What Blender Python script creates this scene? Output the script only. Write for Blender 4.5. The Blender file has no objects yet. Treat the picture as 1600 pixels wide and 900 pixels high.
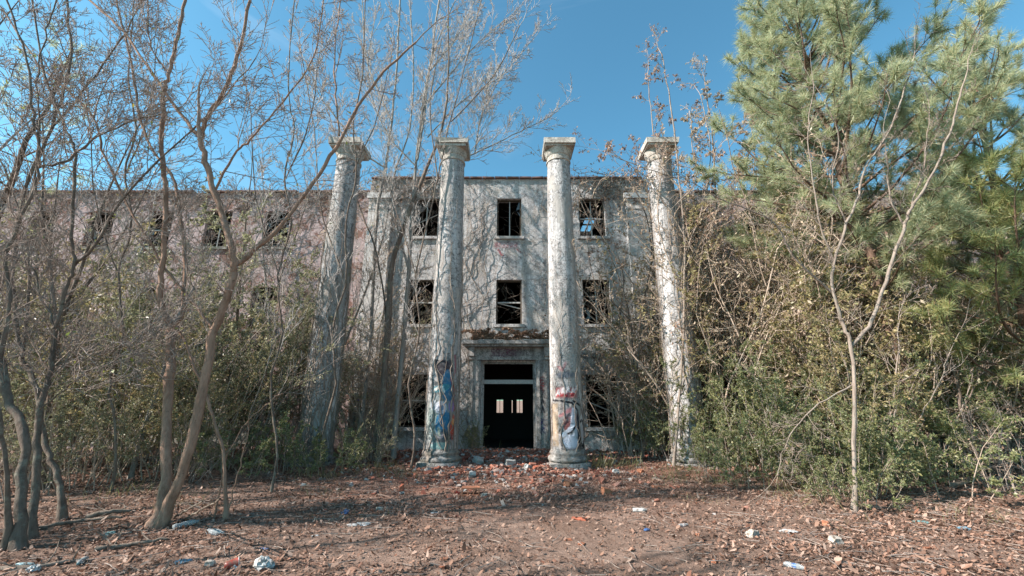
import bpy, math, random
import numpy as np
from mathutils import Vector

# ------------------------------------------------------------------ camera, sky, sun, exposure
scene = bpy.context.scene
col = scene.collection
CX, CZ, PITCH, FPX = 0.11, 1.65, math.radians(15.3), 640.0      # eye position, tilt, focal length in photo pixels
cam_data = bpy.data.cameras.new("camera")
cam_data.sensor_width = 36.0
cam_data.lens = FPX / 1600 * 36.0
cam_data.clip_end = 3000
cam = bpy.data.objects.new("camera", cam_data)
cam.location = (CX, 0, CZ)
cam.rotation_euler = (math.pi / 2 + PITCH, 0, 0)
col.objects.link(cam)
scene.camera = cam

SUN_EL, SUN_PHI = math.radians(36), math.radians(17)            # sun from the left, slightly in front of the facade
to_sun = Vector((-math.cos(SUN_EL) * math.cos(SUN_PHI), -math.cos(SUN_EL) * math.sin(SUN_PHI), math.sin(SUN_EL)))
world = bpy.data.worlds.new("World")
scene.world = world
world.use_nodes = True
wn, wl = world.node_tree.nodes, world.node_tree.links
wn.clear()
sky = wn.new("ShaderNodeTexSky")
sky.sky_type = 'NISHITA'
sky.sun_disc = False
sky.sun_elevation = SUN_EL
sky.sun_rotation = math.atan2(to_sun.x, to_sun.y)
sky.air_density, sky.dust_density, sky.ozone_density = 1.0, 0.7, 1.0
# thin high cloud
tc = wn.new("ShaderNodeTexCoord")
mp = wn.new("ShaderNodeMapping"); mp.inputs['Scale'].default_value = (1.2, 1.2, 4.5)
mp.inputs['Rotation'].default_value = (0.2, 0.35, 0.4)
nz = wn.new("ShaderNodeTexNoise"); nz.inputs['Scale'].default_value = 1.7; nz.inputs['Detail'].default_value = 7; nz.inputs['Distortion'].default_value = 0.6
rp = wn.new("ShaderNodeValToRGB")
rp.color_ramp.elements[0].position = 0.58; rp.color_ramp.elements[0].color = (0, 0, 0, 1)
rp.color_ramp.elements[1].position = 0.9; rp.color_ramp.elements[1].color = (0.4, 0.4, 0.4, 1)
mx = wn.new("ShaderNodeMix"); mx.data_type = 'RGBA'
mx.inputs['B'].default_value = (6.5, 7.0, 7.6, 1)
bg = wn.new("ShaderNodeBackground"); bg.inputs['Strength'].default_value = 0.1
wo = wn.new("ShaderNodeOutputWorld")
wl.new(tc.outputs['Generated'], mp.inputs[0]); wl.new(mp.outputs[0], nz.inputs['Vector'])
wl.new(nz.outputs[0], rp.inputs[0]); wl.new(rp.outputs[0], mx.inputs['Factor'])
tint = wn.new("ShaderNodeMix"); tint.data_type = 'RGBA'; tint.blend_type = 'MULTIPLY'; tint.inputs['Factor'].default_value = 1.0
tint.inputs['B'].default_value = (0.58, 1.07, 1.06, 1)     # clear winter sky, a shade more cyan
wl.new(sky.outputs[0], tint.inputs['A']); wl.new(tint.outputs['Result'], mx.inputs['A']); wl.new(mx.outputs['Result'], bg.inputs['Color'])
wl.new(bg.outputs[0], wo.inputs['Surface'])

sun_data = bpy.data.lights.new("sun", 'SUN')
sun_data.energy = 4.9
sun_data.angle = math.radians(0.5)
sun_data.color = (1.0, 0.90, 0.82)
sun = bpy.data.objects.new("sun", sun_data)
sun.rotation_euler = (-to_sun).to_track_quat('-Z', 'Y').to_euler()
sun.location = (-30, -10, 30)
col.objects.link(sun)

vs = scene.view_settings
vs.view_transform = 'Standard'
vs.look = 'None'
vs.gamma = 1.0
vs.use_curve_mapping = False
vs.exposure = 1.2
scene.cycles.use_denoising = True
scene.cycles.max_bounces = 4
scene.cycles.transparent_max_bounces = 12

# ------------------------------------------------------------------ measuring: photo pixel -> place
SP, CP = math.sin(PITCH), math.cos(PITCH)
def P(px, py, D):
    """the point at forward distance D that the photo shows at pixel px, py"""
    a = (450.0 - py) / FPX
    z = D * (a * CP + SP) / (CP - a * SP)
    dep = D * CP + z * SP
    return np.array((CX + (px - 800.0) / FPX * dep, D, CZ + z))
def dep_of(p):
    return p[1] * CP + (p[2] - CZ) * SP
def G(px, py, zg=0.0):
    """the ground point (height zg) at pixel px, py"""
    a = (450.0 - py) / FPX
    h = zg - CZ
    D = h * (CP - a * SP) / (a * CP + SP)
    return P(px, py, D)

# ------------------------------------------------------------------ scene bookkeeping
def tag(o, label=None, cat=None, group=None, kind=None):
    if label: o["label"] = label
    if cat: o["category"] = cat
    if group: o["group"] = group
    if kind: o["kind"] = kind
    return o
def link(o, parent=None):
    col.objects.link(o)
    if parent is not None: o.parent = parent
    return o
def thing(name, label, cat, loc=(0, 0, 0), rz=0.0, group=None, sc=1.0):
    o = bpy.data.objects.new(name, None)
    o.location = loc; o.rotation_euler = (0, 0, rz)
    o.scale = (sc, sc, sc) if not hasattr(sc, '__len__') else sc
    o.empty_display_size = 0.2
    link(o)
    return tag(o, label, cat, group)
def obj(name, me, mat=None, parent=None, loc=None):
    o = bpy.data.objects.new(name, me)
    if mat is not None and len(me.materials) == 0: me.materials.append(mat)
    if loc is not None: o.location = loc
    return link(o, parent)

def mesh_from(name, verts, quads=None, tris=None, smooth=True):
    me = bpy.data.meshes.new(name)
    verts = np.asarray(verts, dtype=np.float32).reshape(-1, 3)
    parts, starts, totals, s = [], [], [], 0
    if quads is not None and len(quads):
        q = np.asarray(quads, dtype=np.int32).reshape(-1, 4)
        parts.append(q.ravel()); starts.append(np.arange(len(q)) * 4); totals.append(np.full(len(q), 4)); s = q.size
    if tris is not None and len(tris):
        t = np.asarray(tris, dtype=np.int32).reshape(-1, 3)
        parts.append(t.ravel()); starts.append(s + np.arange(len(t)) * 3); totals.append(np.full(len(t), 3))
    lp = np.concatenate(parts).astype(np.int32)
    st = np.concatenate(starts).astype(np.int32)
    me.vertices.add(len(verts)); me.vertices.foreach_set("co", verts.ravel())
    me.loops.add(len(lp)); me.loops.foreach_set("vertex_index", lp)
    me.polygons.add(len(st)); me.polygons.foreach_set("loop_start", st)
    me.polygons.foreach_set("use_smooth", np.full(len(st), smooth, dtype=bool))
    me.update(calc_edges=True)
    me.validate()
    return me

class Geo:
    """collects quads and tris of one mesh"""
    def __init__(s): s.v, s.q, s.t, s.n = [], [], [], 0
    def add(s, v, q=None, t=None):
        v = np.asarray(v, dtype=np.float64).reshape(-1, 3)
        s.v.append(v)
        if q is not None and len(q): s.q.append(np.asarray(q).reshape(-1, 4) + s.n)
        if t is not None and len(t): s.t.append(np.asarray(t).reshape(-1, 3) + s.n)
        s.n += len(v)
    def box(s, x0, x1, y0, y1, z0, z1, jit=0.0, rng=None):
        v = np.array([(x0,y0,z0),(x1,y0,z0),(x1,y1,z0),(x0,y1,z0),(x0,y0,z1),(x1,y0,z1),(x1,y1,z1),(x0,y1,z1)], dtype=float)
        if jit: v += rng.normal(0, jit, v.shape)
        s.add(v, [(0,3,2,1),(4,5,6,7),(0,1,5,4),(1,2,6,5),(2,3,7,6),(3,0,4,7)])
    def tube(s, pts, rad, sides=4, cap=False):
        pts = np.asarray(pts, dtype=float); n = len(pts)
        rad = np.broadcast_to(np.asarray(rad, dtype=float), (n,))
        t = np.empty_like(pts); t[1:-1] = pts[2:] - pts[:-2]; t[0] = pts[1] - pts[0]; t[-1] = pts[-1] - pts[-2]
        t /= np.sqrt((t * t).sum(1))[:, None] + 1e-9
        m = np.abs(t.mean(0)); ref = np.zeros(3); ref[int(np.argmin(m))] = 1
        a = np.cross(t, ref); a /= np.sqrt((a * a).sum(1))[:, None] + 1e-9
        b = np.cross(t, a)
        ca, sa = RINGS[sides]
        ring = a[:, None, :] * ca[None, :, None] + b[:, None, :] * sa[None, :, None]
        v = (pts[:, None, :] + ring * rad[:, None, None]).reshape(-1, 3)
        s.v.append(v); s.q.append(quads_for(n, sides) + s.n)
        if cap:
            k = np.arange(1, sides - 1)
            e = (n - 1) * sides
            s.t.append(np.stack([np.full_like(k, e), e + k, e + k + 1], 1) + s.n)
        s.n += len(v)
    def leaves(s, pos, d, size, rng, width=0.45, fold=0.12):
        n = len(pos)
        if n == 0: return
        d = d / (np.linalg.norm(d, axis=1)[:, None] + 1e-9)
        r = np.cross(d, rng.normal(size=(n, 3))); r /= np.linalg.norm(r, axis=1)[:, None] + 1e-9
        u = np.cross(r, d)
        sz = np.asarray(size).reshape(-1, 1) * np.ones((n, 1))
        mid = pos + d * sz * 0.5
        v = np.stack([pos, mid + r * sz * width * .5 + u * sz * fold, pos + d * sz, mid - r * sz * width * .5 + u * sz * fold], 1).reshape(-1, 3)
        s.add(v, np.arange(4 * n).reshape(-1, 4))
    def mesh(s, name, smooth=True):
        return mesh_from(name, np.concatenate(s.v), np.concatenate(s.q) if s.q else None, np.concatenate(s.t) if s.t else None, smooth)
RINGS = {k: (np.cos(np.arange(k) * 2 * np.pi / k), np.sin(np.arange(k) * 2 * np.pi / k)) for k in (3, 4, 5, 6, 7, 8, 10, 12, 16)}
_QC = {}
def quads_for(n, k):
    if (n, k) not in _QC:
        i = np.arange(n - 1)[:, None] * k; j = np.arange(k)[None, :]; j2 = (j + 1) % k
        _QC[(n, k)] = np.stack([i + j, i + j2, i + k + j2, i + k + j], -1).reshape(-1, 4)
    return _QC[(n, k)]

# ------------------------------------------------------------------ materials
class Mat:
    def __init__(s, name):
        s.m = bpy.data.materials.new(name); s.m.use_nodes = True
        s.n, s.l = s.m.node_tree.nodes, s.m.node_tree.links
        s.bsdf = s.n['Principled BSDF']; s.out = s.n['Material Output']
        s._co = None; s._ad = None
    def node(s, t, **kw):
        nd = s.n.new(t)
        for k, v in kw.items(): setattr(nd, k, v)
        return nd
    def co(s, which='Object', scale=(1, 1, 1)):
        if s._co is None: s._co = s.node("ShaderNodeTexCoord")
        mpn = s.node("ShaderNodeMapping"); mpn.inputs['Scale'].default_value = scale
        if which == 'Object':
            if s._ad is None:
                s._ad = s.node("ShaderNodeVectorMath", operation='ADD'); oi = s.node("ShaderNodeObjectInfo")
                s.l.new(s._co.outputs['Object'], s._ad.inputs[0]); s.l.new(oi.outputs['Location'], s._ad.inputs[1])
            s.l.new(s._ad.outputs[0], mpn.inputs[0])
        else: s.l.new(s._co.outputs[which], mpn.inputs[0])
        return mpn.outputs[0]
    def noise(s, scale, detail=5, rough=0.6, vec=None, sc=(1, 1, 1), dist=0.0, which='Object'):
        nd = s.node("ShaderNodeTexNoise")
        nd.inputs['Scale'].default_value = scale; nd.inputs['Detail'].default_value = detail
        nd.inputs['Roughness'].default_value = rough; nd.inputs['Distortion'].default_value = dist
        s.l.new(vec if vec is not None else s.co(which, sc), nd.inputs['Vector'])
        return nd.outputs[0]
    def ramp(s, fac, stops):
        nd = s.node("ShaderNodeValToRGB"); cr = nd.color_ramp
        while len(cr.elements) < len(stops): cr.elements.new(0.5)
        for e, (p, c) in zip(cr.elements, stops):
            e.position = p; e.color = (c, c, c, 1) if not hasattr(c, '__len__') else (*c, 1)
        s.l.new(fac, nd.inputs[0])
        return nd.outputs[0]
    def mix(s, fac, a, b, mode='MIX'):
        nd = s.node("ShaderNodeMix", data_type='RGBA', blend_type=mode)
        for sock, v in (('Factor', fac), ('A', a), ('B', b)):
            if isinstance(v, (int, float)): 
                nd.inputs[sock].default_value = v if sock == 'Factor' else (v, v, v, 1)
            elif isinstance(v, tuple): nd.inputs[sock].default_value = (*v, 1)
            else: s.l.new(v, nd.inputs[sock])
        return nd.outputs['Result']
    def math(s, op, a, b=0.0):
        nd = s.node("ShaderNodeMath", operation=op)
        for i, v in enumerate((a, b)):
            if isinstance(v, (int, float)): nd.inputs[i].default_value = v
            else: s.l.new(v, nd.inputs[i])
        return nd.outputs[0]
    def base(s, c, rough=0.9, spec=0.2):
        if isinstance(c, tuple): s.bsdf.inputs['Base Color'].default_value = (*c, 1)
        else: s.l.new(c, s.bsdf.inputs['Base Color'])
        if isinstance(rough, (int, float)): s.bsdf.inputs['Roughness'].default_value = rough
        else: s.l.new(rough, s.bsdf.inputs['Roughness'])
        s.bsdf.inputs['Specular IOR Level'].default_value = spec
        return s
    def bump(s, h, strength=0.5, dist=0.02):
        nd = s.node("ShaderNodeBump"); nd.inputs['Strength'].default_value = strength; nd.inputs['Distance'].default_value = dist
        s.l.new(h, nd.inputs['Height']); s.l.new(nd.outputs[0], s.bsdf.inputs['Normal'])
        return s
    def island(s):
        return s.node("ShaderNodeNewGeometry").outputs['Random Per Island']

def plaster(name, light, dark, grime=0.5, cracks=False, moss=0.0, paint=False, under=None, us=1.7, usc=(1, 1, 1)):
    m = Mat(name)
    big = m.noise(0.55, 6, 0.65, dist=0.4)
    med = m.noise(3.2, 8, 0.7)
    streak = m.noise(1.0, 7, 0.68, sc=(4.5, 4.5, 0.22))
    fine = m.noise(22, 6, 0.75)
    c = m.mix(m.ramp(med, [(0.30, 0.0), (0.72, 1.0)]), tuple(x * 0.72 for x in light), light)
    g = m.math('MULTIPLY', m.ramp(streak, [(0.40, 0.0), (0.68, 1.0)]), grime)
    c = m.mix(g, c, dark)
    mott = m.noise(7.5, 9, 0.78, dist=0.5)
    c = m.mix(m.math('MULTIPLY', m.ramp(mott, [(0.49, 0.0), (0.60, 0.9)]), min(1.0, grime * 1.1)), c, tuple(x * 0.9 for x in dark))
    spots = m.math('MULTIPLY', m.ramp(fine, [(0.50, 0.0), (0.62, 1.0)]), m.ramp(big, [(0.35, 0.25), (0.65, 1.0)]))
    c = m.mix(m.math('MULTIPLY', spots, min(1.0, grime * 1.3)), c, tuple(x * 0.55 for x in dark))
    if under:
        patch = m.ramp(m.noise(us, 9, 0.74, sc=usc, dist=1.0), [(0.53, 0.0), (0.55, 1.0)])
        c = m.mix(patch, c, m.mix(med, under, tuple(x * 1.6 for x in under)))
    if moss:
        mo = m.math('MULTIPLY', m.ramp(m.noise(1.7, 7, 0.7), [(0.5, 0.0), (0.7, 1.0)]), moss)
        c = m.mix(mo, c, (0.09, 0.10, 0.05))
    h = m.math('ADD', m.math('MULTIPLY', fine, 0.5), med)
    if under: h = m.math('SUBTRACT', h, m.math('MULTIPLY', patch, 0.6))
    if cracks:
        vo = m.node("ShaderNodeTexVoronoi", feature='DISTANCE_TO_EDGE'); vo.inputs['Scale'].default_value = 7.5
        warp = m.node("ShaderNodeVectorMath", operation='ADD')
        nn = m.node("ShaderNodeTexNoise"); nn.inputs['Scale'].default_value = 5.0
        m.l.new(m.co('Object', (1, 1, 0.8)), nn.inputs['Vector'])
        sc_ = m.node("ShaderNodeVectorMath", operation='SCALE'); sc_.inputs['Scale'].default_value = 0.35
        m.l.new(nn.outputs['Color'], sc_.inputs[0])
        m.l.new(m.co('Object', (1, 1, 0.8)), warp.inputs[0]); m.l.new(sc_.outputs[0], warp.inputs[1])
        m.l.new(warp.outputs[0], vo.inputs['Vector'])
        cr = m.ramp(vo.outputs['Distance'], [(0.0, 1.0), (0.06, 0.0)])
        cr = m.math('MULTIPLY', cr, m.ramp(big, [(0.42, 0.0), (0.62, 0.7)]))
        c = m.mix(m.math('MULTIPLY', cr, 0.8), c, (0.11, 0.105, 0.10))
        h = m.math('SUBTRACT', h, m.math('MULTIPLY', cr, 0.8))
    if paint:
        at = m.node("ShaderNodeVertexColor", layer_name='paint')
        wear = m.ramp(m.noise(9, 6, 0.7), [(0.30, 0.25), (0.50, 1.0)])
        c = m.mix(m.math('MULTIPLY', at.outputs['Alpha'], wear), c, at.outputs['Color'])
    m.base(c, 0.92, 0.15).bump(h, 0.55, 0.03)
    return m.m

def bark(name, c1, c2, sc=(1, 1, 0.25), scale=14, lich=None):
    m = Mat(name)
    n = m.noise(scale, 6, 0.7, sc=sc)
    c = m.mix(m.ramp(n, [(0.3, 0.0), (0.7, 1.0)]), c1, c2)
    if lich:
        c = m.mix(m.ramp(m.noise(5, 6, 0.75), [(0.52, 0.0), (0.62, 0.85)]), c, lich)
    c = m.mix(m.ramp(m.noise(7, 6, 0.7), [(0.60, 0.0), (0.68, 0.7)]), c, tuple(x * .45 for x in c1))
    m.base(c, 0.9, 0.15).bump(n, 0.9, 0.04)
    return m.m

def foliage(name, cols, trans=0.45, rough=0.42, spec=0.55):
    m = Mat(name)
    n = len(cols)
    c = m.ramp(m.island(), [(i / max(1, n - 1), cc) for i, cc in enumerate(cols)])
    m.base(c, rough, spec if rough < .5 else .25)
    tr = m.node("ShaderNodeBsdfTranslucent"); m.l.new(c, tr.inputs['Color'])
    ms = m.node("ShaderNodeMixShader"); ms.inputs[0].default_value = trans
    m.l.new(m.bsdf.outputs[0], ms.inputs[1]); m.l.new(tr.outputs[0], ms.inputs[2])
    m.l.new(ms.outputs[0], m.out.inputs['Surface'])
    return m.m

def plain(name, c, rough=0.6, spec=0.3, var=0.25, scale=8, bump=0.2):
    m = Mat(name)
    n = m.noise(scale, 6, 0.65)
    cc = m.mix(n, tuple(x * (1 - var) for x in c), tuple(min(1, x * (1 + var)) for x in c))
    if 'plastic' in name or 'stone' in name or 'shard' in name:
        cc = m.mix(m.ramp(m.noise(17, 7, 0.75), [(0.46, 0.0), (0.60, 0.8)]), cc, (0.17, 0.115, 0.08))
    m.base(cc, rough, spec).bump(n, bump, 0.01)
    return m.m
def clear_plastic(name, c=(0.85, 0.9, 0.92)):
    m = Mat(name)
    m.base(c, 0.12, 0.5)
    m.bsdf.inputs['Transmission Weight'].default_value = 0.75
    m.bsdf.inputs['IOR'].default_value = 1.15
    return m.m

M = {}
M['wall'] = plaster("weathered_plaster", (0.80, 0.775, 0.765), (0.10, 0.094, 0.092), 0.68, moss=0.25, under=(0.36, 0.34, 0.32))
M['pilaster'] = plaster("pilaster_plaster", (0.76, 0.73, 0.71), (0.17, 0.155, 0.15), 0.45, under=(0.42, 0.40, 0.38))
M['wing'] = plaster("wing_plaster", (0.58, 0.45, 0.44), (0.19, 0.15, 0.145), 0.45, moss=0.3, under=(0.16, 0.09, 0.075))
M['stone'] = plaster("rusticated_plaster", (0.40, 0.38, 0.34), (0.14, 0.13, 0.11), 0.55, moss=0.4)
M['column'] = plaster("column_plaster", (0.68, 0.66, 0.65), (0.085, 0.082, 0.082), 0.74, cracks=True, paint=True, under=(0.27, 0.255, 0.24), us=1.15, usc=(1, 1, .55))
M['cap'] = plaster("capital_plaster", (0.62, 0.58, 0.52), (0.17, 0.15, 0.13), 0.6, moss=0.3)
M['colbase'] = plaster("column_base_plaster", (0.40, 0.385, 0.37), (0.09, 0.085, 0.08), 0.85, moss=0.5, under=(0.20, 0.17, 0.15))
M['trim'] = plaster("door_trim", (0.60, 0.57, 0.54), (0.11, 0.10, 0.095), 0.75, moss=0.35)
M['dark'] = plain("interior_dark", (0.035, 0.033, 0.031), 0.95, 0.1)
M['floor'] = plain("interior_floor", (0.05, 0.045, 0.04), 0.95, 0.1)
M['coping'] = plain("coping_tile", (0.17, 0.10, 0.085), 0.9, 0.1, 0.5, 5)
M['rust'] = plain("rotten_wood", (0.09, 0.075, 0.06), 0.9, 0.1, 0.5, 12)
M['paintwood'] = plain("peeling_white_wood", (0.42, 0.42, 0.40), 0.85, 0.1, 0.5, 18)
M['bark_red'] = bark("bark_reddish", (0.19, 0.115, 0.08), (0.42, 0.275, 0.205))
M['bark_dark'] = bark("bark_dark", (0.10, 0.075, 0.06), (0.22, 0.17, 0.138), lich=(0.24, 0.22, 0.175))
M['bark_grey'] = bark("bark_grey", (0.18, 0.165, 0.15), (0.38, 0.36, 0.33))
M['bark_pale'] = bark("bark_pale", (0.16, 0.125, 0.10), (0.36, 0.295, 0.25), lich=(0.22, 0.205, 0.175))
M['bark_pine'] = bark("bark_pine", (0.06, 0.04, 0.03), (0.19, 0.125, 0.092), scale=9)
M['twig'] = bark("twig_brown", (0.23, 0.18, 0.155), (0.43, 0.36, 0.315))
M['twig_grey'] = bark("twig_grey", (0.30, 0.27, 0.25), (0.52, 0.48, 0.45))
M['brush'] = bark("brush_stem", (0.29, 0.22, 0.17), (0.54, 0.44, 0.36))
M['vine'] = bark("vine_stem", (0.17, 0.135, 0.11), (0.38, 0.32, 0.27), scale=6)
M['vine_pale'] = bark("vine_pale", (0.28, 0.25, 0.21), (0.45, 0.41, 0.36), scale=6)
M['privet'] = foliage("privet_leaf", [(0.11, 0.14, 0.06), (0.18, 0.215, 0.095), (0.25, 0.275, 0.13), (0.31, 0.32, 0.17), (0.38, 0.34, 0.13)])
M['privet_grey'] = foliage("grey_green_leaf", [(0.16, 0.165, 0.085), (0.24, 0.245, 0.135), (0.32, 0.315, 0.18), (0.39, 0.37, 0.23)])
M['needle'] = foliage("pine_needle", [(0.22, 0.265, 0.145), (0.34, 0.40, 0.235), (0.43, 0.49, 0.30), (0.50, 0.54, 0.34), (0.56, 0.55, 0.335), (0.42, 0.34, 0.19)], 0.5)
M['needle_y'] = foliage("pine_needle_yellowish", [(0.20, 0.25, 0.11), (0.32, 0.38, 0.17), (0.42, 0.46, 0.20), (0.50, 0.48, 0.22), (0.36, 0.27, 0.13)], 0.5)
M['deadleaf'] = foliage("dead_leaf", [(0.15, 0.09, 0.06), (0.26, 0.17, 0.12), (0.36, 0.25, 0.18), (0.44, 0.32, 0.24), (0.22, 0.12, 0.08)], 0.25, 0.7)
M['yellowleaf'] = foliage("yellow_leaf", [(0.30, 0.28, 0.05), (0.22, 0.27, 0.06), (0.38, 0.30, 0.06)], 0.4)
M['litter'] = foliage("leaf_litter", [(0.07, 0.04, 0.028), (0.15, 0.085, 0.06), (0.24, 0.135, 0.093), (0.33, 0.20, 0.145), (0.40, 0.285, 0.225), (0.21, 0.09, 0.055)], 0.12, 0.75)
M['tanleaf'] = foliage("tan_leaf", [(0.24, 0.17, 0.115), (0.38, 0.285, 0.20), (0.48, 0.375, 0.27), (0.55, 0.44, 0.33), (0.30, 0.28, 0.13)])
M['brick'] = plain("brick", (0.36, 0.12, 0.075), 0.9, 0.1, 0.45, 6)
M['terracotta'] = plain("terracotta", (0.40, 0.17, 0.10), 0.85, 0.15, 0.3, 6)
M['orange'] = plain("orange_shard", (0.36, 0.14, 0.08), 0.85, 0.2, 0.2, 6)
M['concrete'] = plain("concrete_chunk", (0.34, 0.34, 0.33), 0.95, 0.1, 0.35, 8)
M['palestone'] = plain("pale_stone", (0.46, 0.42, 0.37), 0.9, 0.1, 0.2, 8)
M['white'] = plain("white_plastic", (0.5, 0.5, 0.49), 0.45, 0.4, 0.08, 6)
M['blue'] = plain("blue_plastic", (0.05, 0.12, 0.28), 0.45, 0.4, 0.15, 6)
M['lblue'] = plain("light_blue_plastic", (0.16, 0.32, 0.42), 0.45, 0.4, 0.15, 6)
M['teal'] = plain("teal_plastic", (0.14, 0.28, 0.28), 0.45, 0.4, 0.15, 6)
M['red'] = plain("red_plastic", (0.42, 0.06, 0.04), 0.4, 0.4, 0.15, 6)
M['cyan'] = plain("cyan_plastic", (0.22, 0.38, 0.42), 0.5, 0.4, 0.15, 6)
M['clear'] = clear_plastic("clear_plastic")
M['glass'] = plain("dirty_glass", (0.10, 0.115, 0.12), 0.12, 0.6, 0.4, 6, 0.02)
M['log'] = bark("fallen_wood", (0.12, 0.095, 0.075), (0.27, 0.22, 0.18), scale=8)

# ground: sandy dirt, bare on the path, red brick dust by the door
gm = Mat("dirt")
n1 = gm.noise(0.9, 7, 0.65); n2 = gm.noise(9, 8, 0.75); n3 = gm.noise(45, 5, 0.7)
c = gm.mix(gm.ramp(n2, [(0.3, 0.0), (0.7, 1.0)]), (0.19, 0.125, 0.095), (0.37, 0.265, 0.213))
c = gm.mix(gm.ramp(n1, [(0.42, 0.0), (0.62, 0.6)]), c, (0.135, 0.08, 0.057))
c = gm.mix(gm.ramp(n3, [(0.56, 0.0), (0.70, 0.7)]), c, (0.10, 0.07, 0.05))
dv = gm.node("ShaderNodeVectorMath", operation='DISTANCE'); dv.inputs[1].default_value = (0.1, 12.6, 0)
gm.l.new(gm.co('Object', (0.8, 1, 1)), dv.inputs[0])
rd = gm.math('MULTIPLY', gm.ramp(gm.math('DIVIDE', dv.outputs['Value'], 8.0), [(0.2, 1.0), (0.8, 0.0)]), gm.ramp(n1, [(0.3, 0.35), (0.6, 0.9)]))
c = gm.mix(rd, c, gm.mix(n2, (0.20, 0.085, 0.06), (0.36, 0.15, 0.105)))
gm.base(c, 0.95, 0.1).bump(gm.math('ADD', n2, gm.math('MULTIPLY', n3, 0.5)), 0.9, 0.06)
M['dirt'] = gm.m

# ------------------------------------------------------------------ ground
def gz(x, y):
    """height of the ground"""
    x = np.asarray(x, dtype=float); y = np.asarray(y, dtype=float)
    h = 0.035 * np.sin(x * 0.9 + 0.5) * np.sin(y * 0.8 + 1.1) + 0.02 * np.sin(x * 2.3 + 2) * np.sin(y * 2.7) + 0.010 * np.sin(x * 6.1 + y * 3.3) * np.sin(y * 5.7 - x * 2.0)
    near = np.clip((26 - np.abs(y - 8)) / 12, 0, 1)
    h = h * near
    h = h + 0.13 * np.exp(-((x / 3.2) ** 2 + ((y - 13.6) / 1.3) ** 2))              # rubble heaped before the door
    h = h + 0.10 * np.clip((np.abs(x) - 3) / 4, 0, 1) * np.clip((y - 6) / 3, 0, 1) * near  # litter banked to the sides
    inside = np.clip((y - 14.55) / 0.12, 0, 1) * np.clip((22.6 - y) / 0.2, 0, 1)
    return h * (1 - inside) - 0.02 * inside
def axis(lo, hi, step, far):
    a = list(np.arange(lo, hi + 1e-6, step))
    s = step; x = hi
    while x < far: s *= 1.5; x += s; a.append(x)
    s = step; x = lo
    while x > -far: s *= 1.5; x -= s; a.insert(0, x)
    return np.array(a)
gx, gy = axis(-13, 13, 0.13, 900), axis(3.0, 16, 0.13, 900)
XX, YY = np.meshgrid(gx, gy)
ZZ = gz(XX, YY)
nx, ny = len(gx), len(gy)
i = np.arange(ny - 1)[:, None] * nx; j = np.arange(nx - 1)[None, :]
q = np.stack([i + j, i + j + 1, i + nx + j + 1, i + nx + j], -1).reshape(-1, 4)
tag(obj("ground", mesh_from("ground", np.stack([XX, YY, ZZ], -1).reshape(-1, 3), q), M['dirt']), kind="structure")

# ------------------------------------------------------------------ the ruined building
bld = thing("ruined_building", "derelict three storey plaster building overgrown with vines, behind the four columns", "building", (0, 14.5, 0))
WY, WW, TOP = 14.5, 15.6, 10.08
HALF = 5.42
def opening_wall(x0, x1, z0, z1, y, th, ops, step=0.0, rng=None, ragged=0.0):
    """wall sheet with thickness, real openings and reveals; local to the building (y measured from WY)"""
    xs = sorted(set([x0, x1] + [o[0] for o in ops] + [o[1] for o in ops]))
    zs = sorted(set([z0, z1] + [o[2] for o in ops] + [o[3] for o in ops]))
    g = Geo(); y -= WY
    def hole(a, b):
        cx_, cz_ = a, b
        return any(o[0] < cx_ < o[1] and o[2] < cz_ < o[3] for o in ops)
    for a, b in zip(xs[:-1], xs[1:]):
        for c_, d in zip(zs[:-1], zs[1:]):
            if hole((a + b) / 2, (c_ + d) / 2): continue
            g.add([(a, y, c_), (b, y, c_), (b, y, d), (a, y, d)], [(0, 1, 2, 3)])
            g.add([(a, y + th, c_), (b, y + th, c_), (b, y + th, d), (a, y + th, d)], [(3, 2, 1, 0)])
    for o in ops:
        a, b, c_, d = o[:4]
        for s in [((a, c_), (a, d)), ((b, d), (b, c_)), ((a, d), (b, d)), ((b, c_), (a, c_))]:
            (p, q_), (r, s_) = s
            g.add([(p, y, q_), (r, y, s_), (r, y + th, s_), (p, y + th, q_)], [(0, 1, 2, 3)])
    for s in [((x0, z1), (x1, z1)), ((x0, z0), (x0, z1)), ((x1, z1), (x1, z0))]:
        (p, q_), (r, s_) = s
        g.add([(p, y, q_), (r, y, s_), (r, y + th, s_), (p, y + th, q_)], [(0, 1, 2, 3)])
    return g
F3, F2, F1 = (7.63, 9.24), (4.26, 5.94), (0.76, 2.51)
CW = [(-3.70, -2.70), (-0.47, 0.47), (2.70, 3.70)]
cops = []
for k, (a, b) in enumerate(CW):
    cops += [(a, b, *F3), (a, b, *F2)]
    if k != 1: cops.append((a - .04, b + .04, *F1))
DOOR = (-0.92, 0.90, -0.1, 2.93)
cops.append(DOOR)
obj("front_wall", opening_wall(-HALF, HALF, -0.3, TOP, WY, 0.38, cops).mesh("front_wall", False), M['wall'], bld)
rngb = np.random.default_rng(5)
wing_ops = {-1: [], 1: []}
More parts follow.
